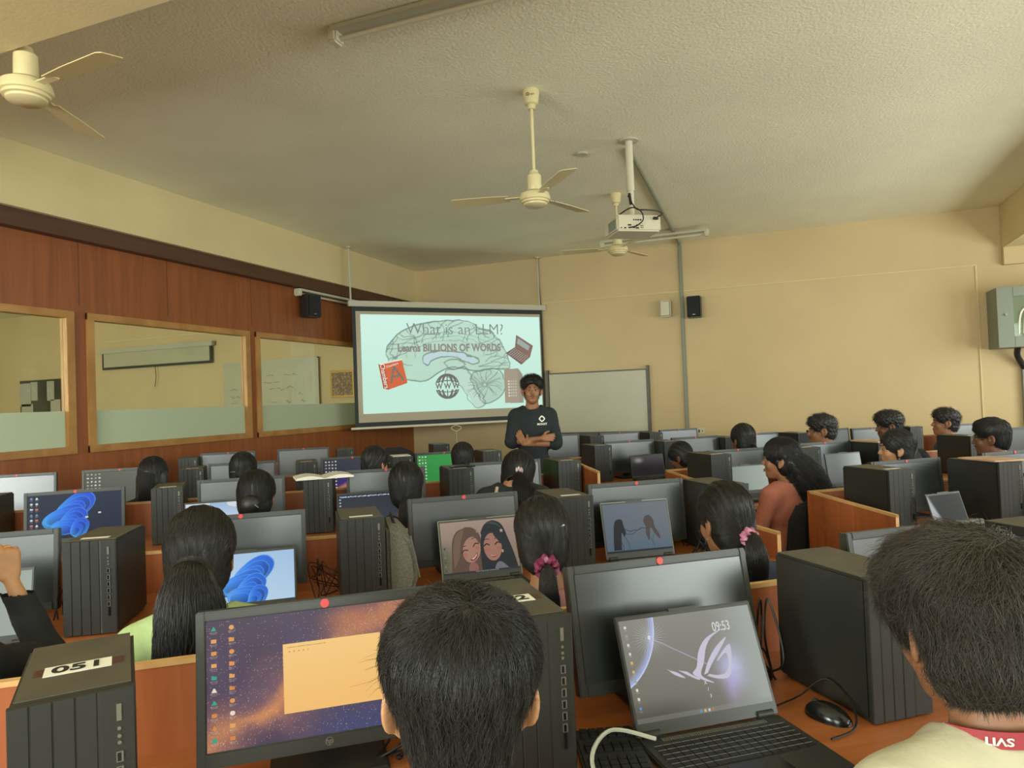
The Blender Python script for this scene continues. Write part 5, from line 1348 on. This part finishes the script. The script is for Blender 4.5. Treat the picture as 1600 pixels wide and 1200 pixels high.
    def cap(q):
        if hair in ('short', 'curly', 'fluffy'):
            fl = {'short': 1.0, 'curly': 1.04, 'fluffy': 1.12}[hair]
            d = sd_ell(q, (0, -.014, .038), (.0765*fl, .107*fl, .097))
            d = smin(d, sd_ell(q, (0, -.010, .070), (.091*vol*fl, .108*vol*fl, .078*vol)), .03)
            d = smin(d, sd_ell(q, (0, -.050, -.020), (.062*fl*fl, .060*fl, .075)), .025)
            if hair == 'fluffy': d = smin(d, sd_ell(q, (.0, -.075, .0), (.085, .065, .09)), .03)
            d = smax(d, -sd_ell(q, (0, .118, -.040), (.084, .080, .103)), .012)
            for s in (-1, 1): d = smax(d, -sd_ell(q, (s*.094, -.006, -.016), (.028, .034, .046)), .006)
            d = smax(d, -(q[..., 2]+.086+q[..., 1]*.15), .01)
            d = smin(d, sd_ell(q, (0, .058, .104), (.052, .030, .020)), .02)
        else:
            d = sd_ell(q, (0, -.014, .044), (tb[0]*vol, tb[1]*vol, tb[2]*vol))
            d = smin(d, sd_ell(q, (0, -.045, -.030), (.078, .064, .080)), .03)
            d = smax(d, -sd_ell(q, (0, .122, -.045), (.074, .080, .112)), .010)
            for s in (-1, 1): d = smax(d, -sd_ell(q, (s*.088, .008, -.020), (.020, .026, .030)), .008)
        if bare: d = smax(d, -sd_ell(q, (0, .112, .012), (.078, .058, .056)), .008)
        if bare:
            for s in (-1, 1): d = smax(d, -sd_ell(q, (s*.072, .055, -.012), (.030, .046, .050)), .006)
        if hair == 'curly': d = d+.006*np.sin(q[..., 0]*150)*np.sin(q[..., 1]*140+1)*np.sin(q[..., 2]*145)
        elif hair == 'fluffy': d = d+.006*np.sin(q[..., 0]*70+2)*np.sin(q[..., 1]*60)*np.sin(q[..., 2]*65+1)
        else: d = d+.0012*np.sin(q[..., 0]*260+q[..., 2]*40)*np.sin(q[..., 1]*90)
        return d
    tie = Vector(tailp[0]) if tailp else Vector((0, -.115, -.04)); path = None; rad = None; VF = []
    if hair == 'pony':
        path = tailp or [(0, -.105, -.04), (tailx*.3, -.135, -.07), (tailx*.6, -.145, -.14), (tailx, -.13, -.24), (tailx, -.115, -.34)]
        rad = lambda t: .013+.027*math.sin(min(1, max(0, t-.12)*1.8)*PI*.6)*(1-.55*t)
    if hair == 'long':
        path = [(0, -.07, .02), (0, -.10, -.08), (tailx*.5, -.10, -.18), (tailx, -.09, -.30)]; rad = lambda t: .07-.02*t
    if hair == 'longtail':   # half tied: hair gathered then falling wide down the back
        path = tailp or [(0, -.10, -.01), (0, -.125, -.06), (0, -.12, -.16), (tailx*.6, -.105, -.30), (tailx, -.085, -.46)]
        rad = lambda t: (.03+.048*math.sin(min(1, t*2.0)*PI/2))*(1-.35*max(0, t-.6)/.4)*tailw
    if hair == 'longcurly':
        path = [(0, -.06, .0), (0, -.12, -.10), (tailx*.6, -.14, -.22), (tailx, -.13, -.33), (tailx, -.11, -.42)]; rad = lambda t: .062+.045*math.sin(t*PI)
    def hairf(q):
        d = cap(q)
        if hair == 'bun': d = smin(d, sd_ell(q, (0, -.125, -.03 if tailx == 0 else tailx), (.042, .034, .040)), .012)
        if path:
            pp = [tuple(v) for v in catmull(path, 2)]; m = len(pp)-1
            for i in range(m): d = smin(d, sd_cap(q, pp[i], pp[i+1], rad(i/m)*.78, rad((i+1)/m)*.78), .015 if hair != 'pony' or i > 1 else .006)
        if hair == 'longcurly': d = d+(q[..., 2] < .05)*.009*np.sin(q[..., 0]*95+q[..., 2]*40)*np.sin(q[..., 1]*85+1)*np.sin(q[..., 2]*90+q[..., 0]*50)
        if hair == 'long':
            for s in (-1, 1): d = smin(d, sd_cap(q, (s*.072, -.03, .0), (s*.085, -.05, -.25), .028, .022), .03)
        return d
    def forb(q):
        if hair in ('short', 'curly', 'fluffy'):
            d = sd_ell(q, (0, .125, -.040), (.080, .080, .108)); 
            for s in (-1, 1): d = np.minimum(d, sd_ell(q, (s*.096, -.006, -.018), (.031, .034, .047)))
            if bare: d = np.minimum(d, sd_ell(q, (0, .114, .010), (.076, .058, .056)))
            return np.minimum(d, q[..., 2]+.092+q[..., 1]*.15)
        d = sd_ell(q, (0, .125, -.050), (.070, .078, .112))
        for s in (-1, 1): d = np.minimum(d, sd_ell(q, (s*.092, .008, -.024), (.020, .022, .028)))
        return d
    lo_ = np.array([-.15, -.20, -.12]); hi_ = np.array([.15, .12, .18])
    if path: pa = np.array([tuple(v) for v in path]); lo_ = np.minimum(lo_, pa.min(0)-.13); hi_ = np.maximum(hi_, pa.max(0)+.1)
    if hair == 'long': lo_[2] = min(lo_[2], -.31)
    V, F_ = nets(hairf, lo_, hi_, {0: .007, 1: .005, 2: .004, 3: .0035}[near]); base = (V, F_); VF.append(base)
    if ns:
        if hair in ('short', 'fluffy', 'curly'):
            wh = A3((.012, -.055, .125))
            def flow(p):
                f = p-wh; f /= np.linalg.norm(f, axis=1, keepdims=True)+.02; f[:, 2] -= .5; f[:, 1] += .55*sm(.03, .09, p[:, 2])*(p[:, 1] > -.08); return f
            L_ = {'short': .045, 'curly': .035, 'fluffy': .075}[hair]
            VF.append(strands(cap, V, F_, ns, 7, L_, flow, {0: .0011, 1: .0009, 2: .0008, 3: .00055}[near], lift=.0025 if hair == 'short' else .006, noise=.28 if hair == 'short' else .45, seed=ns, curl=.004 if hair != 'short' else .0, clump=ns//14, forb=forb))
            m = V[:, 2] > .06
        else:
            T = A3(tuple(tie)) if hair in ('pony', 'bun', 'longtail') else A3((0, -.10, -.9))
            flow = lambda p: (T-p)/(np.linalg.norm(T-p, axis=1, keepdims=True)+.01)
            VF.append(strands(cap, V, F_, ns, 8, .10, flow, {0: .0011, 1: .0009, 2: .0007, 3: .0006}[near], lift=.0012, noise=.05, seed=ns, mask=lambda P: P[:, 2] > -.10, clump=ns//10, forb=forb))
            if path:
                wv = .018 if hair == 'longcurly' else (.003 if hair == 'pony' else .002)
                VF.append(bundle(path, lambda t: rad(t)*1.0, int(ns*1.1), {0: .0013, 1: .001, 2: .0008, 3: .0007}[near], 5, .006, wv, 16 if hair == 'longcurly' else 3))
        if stray:
            R_s = np.random.default_rng(9); P0 = V[F_].mean(1); P0 = P0[(P0[:, 2] > .03) & (forb(P0.astype(F32)) > .02)]; P0 = P0[R_s.integers(len(P0), size=stray)]
            nn_ = P0-np.array([0, -.01, .03]); nn_ /= np.linalg.norm(nn_, axis=1, keepdims=True); fl_ = flow(P0.astype(F32)); fl_ /= np.linalg.norm(fl_, axis=1, keepdims=True)
            ts = np.linspace(0, 1, 8)[None, :, None]; LL = R_s.uniform(.012, .034, (stray, 1, 1)); w_ = R_s.normal(0, .22, (stray, 1, 3)); tw_ = R_s.normal(0, .35, (stray, 1, 3))
            VF.append(ribbon(P0[:, None]+LL*(ts*(.35*nn_[:, None]+fl_[:, None]*.8+w_)+ts**2*(tw_*.5+nn_[:, None]*.2)), .0003 if near == 3 else .0008))
    VF = [(v, f) for v, f in VF if len(v)]
    V, F_ = join_vf(VF); V = (V*hs)@R.T+HP2; mesh_np('hair', V, F_, HM[hcol], e)
    if not standing and chairlab:
        cc = root+fwdv*.075; chair(cc.x, cc.y, yawb, chairlab, -.04)
    return e, H, dict(shirt=shirt, torso=torso, zs=zs, nb=nb, cm=cm, root=root, yaw=yawb, hp=HPR)
def scrunchie(e, H, c, r, m, tube=.011, name='scrunchie', ax=(0, 1, .25), n=26, wob=.006):
    ax = Vector(ax).normalized(); u = ax.cross(Vector((1, 0, 0))).normalized(); v = ax.cross(u); P = []; rr_ = random.Random(4); mb = MB(); k = 40
    vs = []; fs = []; q = 10
    for i in range(k):
        t = 2*PI*i/k; rw = 1+.08*math.sin(9*t)+.05*math.sin(14*t+1); cc = Vector(c)+(u*math.cos(t)+v*math.sin(t))*r*rw+ax*wob*math.sin(7*t)
        for j in range(q):
            p = 2*PI*j/q; rad = tube*(1+.16*math.sin(11*t)+.14*math.sin(7*t+j*1.9)); vs.append(H(cc+(u*math.cos(t)+v*math.sin(t))*rad*math.cos(p)+ax*rad*1.3*math.sin(p)))
    for i in range(k):
        for j in range(q): fs.append((i*q+j, i*q+(j+1) % q, ((i+1) % k)*q+(j+1) % q, ((i+1) % k)*q+j))
    return mb.add(vs, fs).build(name, m, e, smooth=True)
def clip(e, H, p0, p1, m, r=.003, name='hair_clip'): return MB().tube([H(p0), H(((p0[0]+p1[0])/2, (p0[1]+p1[1])/2-.004, (p0[2]+p1[2])/2)), H(p1)], r, 6).build(name, m, e, smooth=True)
def earring(e, H, s, m, r=.010):
    return MB().tube([H((s*.082, -.004+r*math.cos(t), -.048-r+r*math.sin(t))) for t in np.linspace(0, 2*PI, 15)], .0013, 5).build('earring', m, e, smooth=True)
GOLD = mat('gold_metal', 'c9a04a', .3, metal=.8); SILV = mat('silver_metal', 'c8c8c0', .3, metal=.8)
CR = 'black chair under '
# nearest two boys
LAP = {'R': ((.26, .06, .72), (.12, .20, .66), (-.5, 1, -.1), (0, 0, 1), .5), 'L': ((-.26, .06, .72), (-.12, .20, .66), (.5, 1, -.1), (0, 0, 1), .5)}
e, H, D = person(.19, .94, 1.266, 'person seen from behind, short black hair, nearest the camera', 2, (-10, 3, 2), 'short', 'soft', 'light', '8a5a5a', near=3, ns=15000, stray=260, hs=1.01, vol=1.13, ez=.010, sleeve='short', arms=LAP, chairlab='black chair under the person nearest the camera')
CREAM = cloth('cream_tshirt', 'bcb598', .06)
e, H, D = person(.985, .86, 1.290, 'person in cream t-shirt with red lanyard and fluffy dark hair, lower right corner', -2, (-11, 6, 0), 'fluffy', 'brown', 'mid', CREAM, near=3, ns=15000, stray=2200, hs=1.04, sleeve='short', arms=LAP, chairlab='black chair under the person in cream t-shirt', vol=1.0)
RB = (e, H, D)
# red lanyard round the neck
zs = D['zs']; nb = D['nb']; mb = MB(); vs = []; fs = []; k = 44
for i in range(k):
    t = 2*PI*i/k; rx, ry = .083, .083; cx = rx*math.cos(t); cy = nb[1]+.012+ry*math.sin(t); back = max(0, -math.sin(t)); z = zs+.052+.012*back-.10*max(0, math.sin(t))
    for (o, zz) in ((0, 0), (.004, .024)): vs.append((cx*(1-o*2), cy, z+zz))
for i in range(k): j = (i+1) % k; fs.append((2*i, 2*j, 2*j+1, 2*i+1))
LY = mat('red_lanyard', 'a03a40', .6)
ly = MB().add(vs, fs).build('lanyard', LY, e); so = ly.modifiers.new('thick', 'SOLIDIFY'); so.thickness = .0025; so.offset = 1
tm = text_mesh('SVIT', .0155, .0003, extrude=.0004)
for v in tm.vertices:
    x, y = -v.co.x*1.25, -v.co.y; t = -PI/2+(x-.062)/.083; rr_ = .0875
    z = zs+.052+.012*max(0, -math.sin(t))+.012+y
    v.co = (rr_*math.cos(t), nb[1]+.012+rr_*math.sin(t)-v.co.z, z)
tm.materials.clear(); tm.materials.append(MT['white']); to = bpy.data.objects.new('lanyard_letters', tm); COL.objects.link(to); to.parent = ly
# second row
e, H, D = person(-.275, 2.15, 1.27, 'person in pale green top with long dark hair tied behind, left foreground', 2, (-6, 2, 0), 'longtail', 'soft', 'mid', cloth('pale_green_cloth', 'a9bd80', .06), True, near=2, ns=9000, tailx=-.03, tailw=1.28, chairlab='black chair under the person in pale green', hs=1.03)
SMAR = mat('maroon_satin', '7a2f4a', .4, var=.3, scale=60); SPNK = mat('pink_satin', 'c07a90', .45, var=.3, scale=60)
e, H, D = person(.72, 2.12, 1.228, 'person with smooth black hair in a maroon scrunchie, pink top', 0, (-13, 4, 0), 'pony', 'soft', 'mid', cloth('pink_cloth', 'c08a90', .08), True, near=2, ns=6000, tailx=.02, chairlab='black chair under the person with the maroon scrunchie',
    tailp=[(0, -.098, -.052), (0, -.125, -.085), (.0, -.135, -.14), (.01, -.125, -.20), (.02, -.11, -.25)], hs=.98)
scrunchie(e, H, (0, -.114, -.072), .026, SMAR, .014)
MB().prism([(0, 0), (.0, 0), (0, 0)], 0, 0) if False else None
clip(e, H, (.030, -.108, .045), (.062, -.092, .052), SILV, .0028); clip(e, H, (-.060, -.092, .026), (-.028, -.112, .012), MT['blk'], .003)
e, H, D = person(1.42, 2.16, 1.222, 'person with black ponytail in a pink scrunchie, navy top', 4, (6, 8, 0), 'pony', 'soft', 'mid', cloth('navy_cloth', '2c3048', .1), True, near=2, ns=5000, tailx=0, chairlab='black chair under the person with the pink scrunchie',
    tailp=[(0, -.100, -.040), (0, -.128, -.06), (0, -.145, -.12), (0, -.125, -.20), (.0, -.10, -.28)], hs=1.0)
scrunchie(e, H, (0, -.118, -.052), .020, SPNK, .012); earring(e, H, -1, SILV, .004)
# person at the left edge with raised hand
BLKC = cloth('black_cloth', '1c1d1e', .1)
e, H, D = person(-.93, 2.12, 1.27, 'person in black sleeves raising a curled hand at the left edge', 5, (5, 5, 0), 'longtail', 'soft', 'light', BLKC, True, near=1, ns=800, chairlab='black chair under the person at the left edge',
    arms={'R': ((.25, .20, .86), (.155, .24, 1.085), (-.15, .05, 1), (.35, -.92, .1), 1.7)})
ca, cb_ = D['hp']['R'][10][0], D['hp']['R'][10][1]; cx_ = (cb_-ca).normalized(); cu_ = cx_.cross(Vector((.3, .9, .1))).normalized(); cv_ = cx_.cross(cu_); cc_ = ca+(cb_-ca)*.6
MB().tube([cc_+(cu_*math.cos(t)+cv_*math.sin(t))*.0102 for t in np.linspace(0, 2*PI, 15)], .0016, 6).build('finger_ring', GOLD, e, smooth=True)
# third row
e, H, D = person(.520, 3.66, 1.240, 'person with long black ponytail and silver hoop earring, centre left', -4, (-17, 6, -2), 'pony', 'black', 'dark', BLKC, True, near=1, ns=2500, tailx=.0, chairlab='black chair under the person with hoop earring',
    tailp=[(0, -.098, -.045), (0, -.125, -.08), (0, -.13, -.16), (0, -.11, -.25), (-.02, -.09, -.32)])
earring(e, H, 1, SILV, .013)
e, H, D = person(-.2145, 3.67, 1.243, 'person with dark hair in a low bun, right ear visible, left of centre', -4, (-10, 10, 0), 'bun', 'black', 'mid', BLKC, True, near=1, ns=2500, chairlab='black chair under the person with dark bun')
clip(e, H, (.02, -.150, -.03), (.04, -.140, -.05), SILV, .0022)
LACE = mat('lace_trim', 'a89c80', .8, var=.6, scale=220)
e, H, D = person(1.165, 3.86, 1.255, 'person leaning right in black dress with lace straps and patterned hair clip', -20, (-14, 8, 12), 'longtail', 'black', 'mid', BLKC, True, near=1, ns=2500, lean=.17, zso=.09, hs=1.1, chairlab='black chair under the person in black dress',
    tailw=.85, tailp=[(.0, -.09, .0), (.01, -.125, -.04), (.04, -.155, -.09), (.07, -.165, -.15), (.09, -.16, -.21)], sleeve='short')
scrunchie(e, H, (.0, -.11, .03), .014, mat('patterned_clip', 'b8a0a0', .5, var=.6, scale=200), .009, 'claw_clip', (0, .3, 1))
mb = MB()
for s in (-1, 1):
    P = []
    for t in np.linspace(0, 1, 9):
        x = s*(.085+.03*t); z = D['zs']+.05-.13*t
        y = -.25
        for _ in range(40):
            dd = float(D['shirt'](A3((x, y, z))[None])[0]); y += max(dd, 0)*.8 if dd < .2 else .02
            if dd < .001: break
        P.append((x, y-.002, z))
    mb.tube(P, .010, 6)
mb.build('lace_strap', LACE, e, smooth=True)
ROSE = cloth('dusty_pink_cloth', 'b5705c', .06)
e, H, D = person(2.86, 3.73, 1.245, 'person in dusty pink dress with long curly hair and yellow clip', 12, (46, -2, 0), 'longcurly', 'black', 'mid', ROSE, True, near=1, ns=4500, tailx=.06, chairlab='black chair beside the slanting panel, under the person in dusty pink', hs=1.05)
for dz_ in (0, .009): MB().tube([H((.02+.003, -.112, .048+dz_)), H((.045, -.104, .030+dz_)), H((.062, -.085, .006+dz_))], .0035, 6).build('hair_clip', mat('yellow_clip', 'd8b048', .4), e, smooth=True)
e, H, D = person(3.75, 3.72, 1.253, 'person in left profile with smooth black hair, right of centre, facing the slide', 20, (56, -2, 0), 'longtail', 'black', 'light', BLKC, True, near=1, ns=1500, chairlab='black chair under the smooth-haired person in left profile')
earring(e, H, -1, SILV, .004)
e, H, D = person(4.56, 3.70, 1.285, 'person with glasses and cropped hair looking left near the right edge', 10, (34, 2, 0), 'short', 'black', 'dark', cloth('dark_red_cloth', '5a3034', .1), near=1, ns=2500, glasses=True, vol=.94, chairlab='black chair under the person with glasses near the right edge', beard=True)
# right edge, red sleeve
e, H, D = person(3.64, 2.36, 1.205, 'person in red sleeve cut off by the right edge', 25, (40, 0, 0), 'short', 'black', 'mid', cloth('red_cloth', 'b04a3c', .08), near=0, chairlab='black chair under the person in red at right edge')
# fourth row
e, H, D = person(-.95, 5.25, 1.249, 'person with loose straight black hair in front of icon-covered monitor, left', 0, (-12, 0, 0), 'long', 'black', 'mid', BLKC, True, near=1, ns=2500, chairlab='black chair under the person with loose hair')
e, H, D = person(-.388, 5.26, 1.248, 'small distant person with black hair and silver clip, left of centre', -4, (-16, 6, 0), 'pony', 'black', 'mid', BLKC, True, near=0, ns=800, chairlab='black chair under the small distant person with silver clip, left')
clip(e, H, (-.055, -.095, .0), (-.015, -.113, .0), SILV, .004)
e, H, D = person(.514, 5.24, 1.242, 'person with glasses and cream hair tie in front of icon-filled purple monitor', -8, (-48, 2, 0), 'pony', 'black', 'light', BLKC, True, near=0, ns=800, glasses=True, chairlab='black chair under the person with cream hair tie',
    tailp=[(0, -.10, -.045), (0, -.13, -.075), (0, -.13, -.14), (0, -.11, -.22)])
scrunchie(e, H, (0, -.118, -.062), .014, mat('cream_hair_tie', 'cbb888', .6), .007)
e, H, D = person(1.175, 5.24, 1.234, 'person with rounded short black hair right of the green screen', 0, (-13, 2, 0), 'bun', 'black', 'mid', BLKC, True, near=0, ns=800, tailx=-.05, chairlab='black chair under the person right of the green screen')
e, H, D = person(3.105, 5.30, 1.142, 'person bowing the head over the desk, black hair, right of the aisle', 25, (35, 22, 0), 'bun', 'black', 'dark', BLKC, True, near=0, ns=800, lean=.14, chairlab='black chair under the bowed person')
e, H, D = person(3.66, 5.26, 1.263, 'person with tied black hair facing away below the grey pipe', 5, (4, 4, 0), 'pony', 'black', 'dark', BLKC, True, near=0, ns=800, chairlab='black chair under the person below grey pipe', hs=1.08)
e, H, D = person(4.47, 5.24, 1.302, 'person with wavy short hair in left profile against the far wall, centre right', 20, (56, 2, 0), 'curly', 'black', 'mid', cloth('grey_blue_cloth', '5a6266', .08), near=1, ns=1200, chairlab='black chair under the wavy-haired person centre right at far wall', beard=True, hs=1.05)
e, H, D = person(5.22, 5.24, 1.301, 'person with short curly hair and moustache behind the smooth-haired person in profile', 20, (58, 4, 0), 'curly', 'black', 'dark', BLKC, near=1, ns=1800, chairlab='black chair under the short curly-haired person with moustache', beard=True, vol=1.08)
e, H, D = person(5.87, 5.24, 1.300, 'person with tousled black hair in left profile, rightmost against far wall', 20, (54, -6, 0), 'curly', 'black', 'mid', cloth('slate_cloth', '47505a', .08), near=1, ns=1500, chairlab='black chair under the tousled-haired person')
# instructor, standing with folded arms
heading = math.degrees(math.atan2(2.08, -5.88)) if False else None
TO = 163.0
ARM = {'R': ((.190, .04, 1.165), (-.07, .185, 1.195), (-1, -.12, .06), (.0, 1, .2), .5), 'L': ((-.190, .04, 1.140), (.085, .150, 1.150), (.45, -.35, .85), (0, 1, -.2), .15)}
e, H, D = person(1.98, 5.93, 1.745, 'person standing with folded arms in black t-shirt before the projection screen', TO, (TO+1, -2, -2), 'curly', 'black', 'mid', cloth('black_tshirt', '20282a', .08), lean=.02, arms=ARM, sleeve='elbow', near=2, ns=4000, standing=True, bare=1, vol=1.05, beard=True, hs=.96, wd=.150, shirtname='tshirt')
def onshirt(me, cx, cz):
    for v in me.vertices:
        x, z = cx-v.co.x, cz+v.co.y; y = .35
        for _ in range(60):
            dd = float(D['shirt'](A3((x, y, z))[None])[0]); y -= max(min(dd, .05), .0008)*.8
            if dd < .0015: break
        v.co = (x, y+.0015+v.co.z, z)
    return me
def addm(nm, me):
    me.materials.clear(); me.materials.append(MT['white']); o = bpy.data.objects.new(nm, me); COL.objects.link(o); o.parent = e; return o
addm('shirt_lettering', onshirt(text_mesh('MONXT', .024, .0009, .0004), -.078, 1.315))
mb = MB(); vs = []; n = 32
for rr_ in (.013, .024):
    for i in range(n):
        t = 2*PI*i/n+.25; s = 1/(abs(math.cos(t-.25+.0))**4+abs(math.sin(t-.25+.0))**4)**.25; vs.append((rr_*s*math.cos(t+.55), rr_*s*math.sin(t+.55), 0))
fs = [(i, (i+1) % n, n+(i+1) % n, n+i) for i in range(n)]
lo_ = mb.add(vs, fs).build('shirt_emblem', MT['white'], e); onshirt(lo_.data, -.078, 1.362)
# an empty high-backed chair in the last rows
chair(*rowp(.83, 6.85)[:2], RA, 'empty black high-backed chair behind the person with cream hair tie', .20)
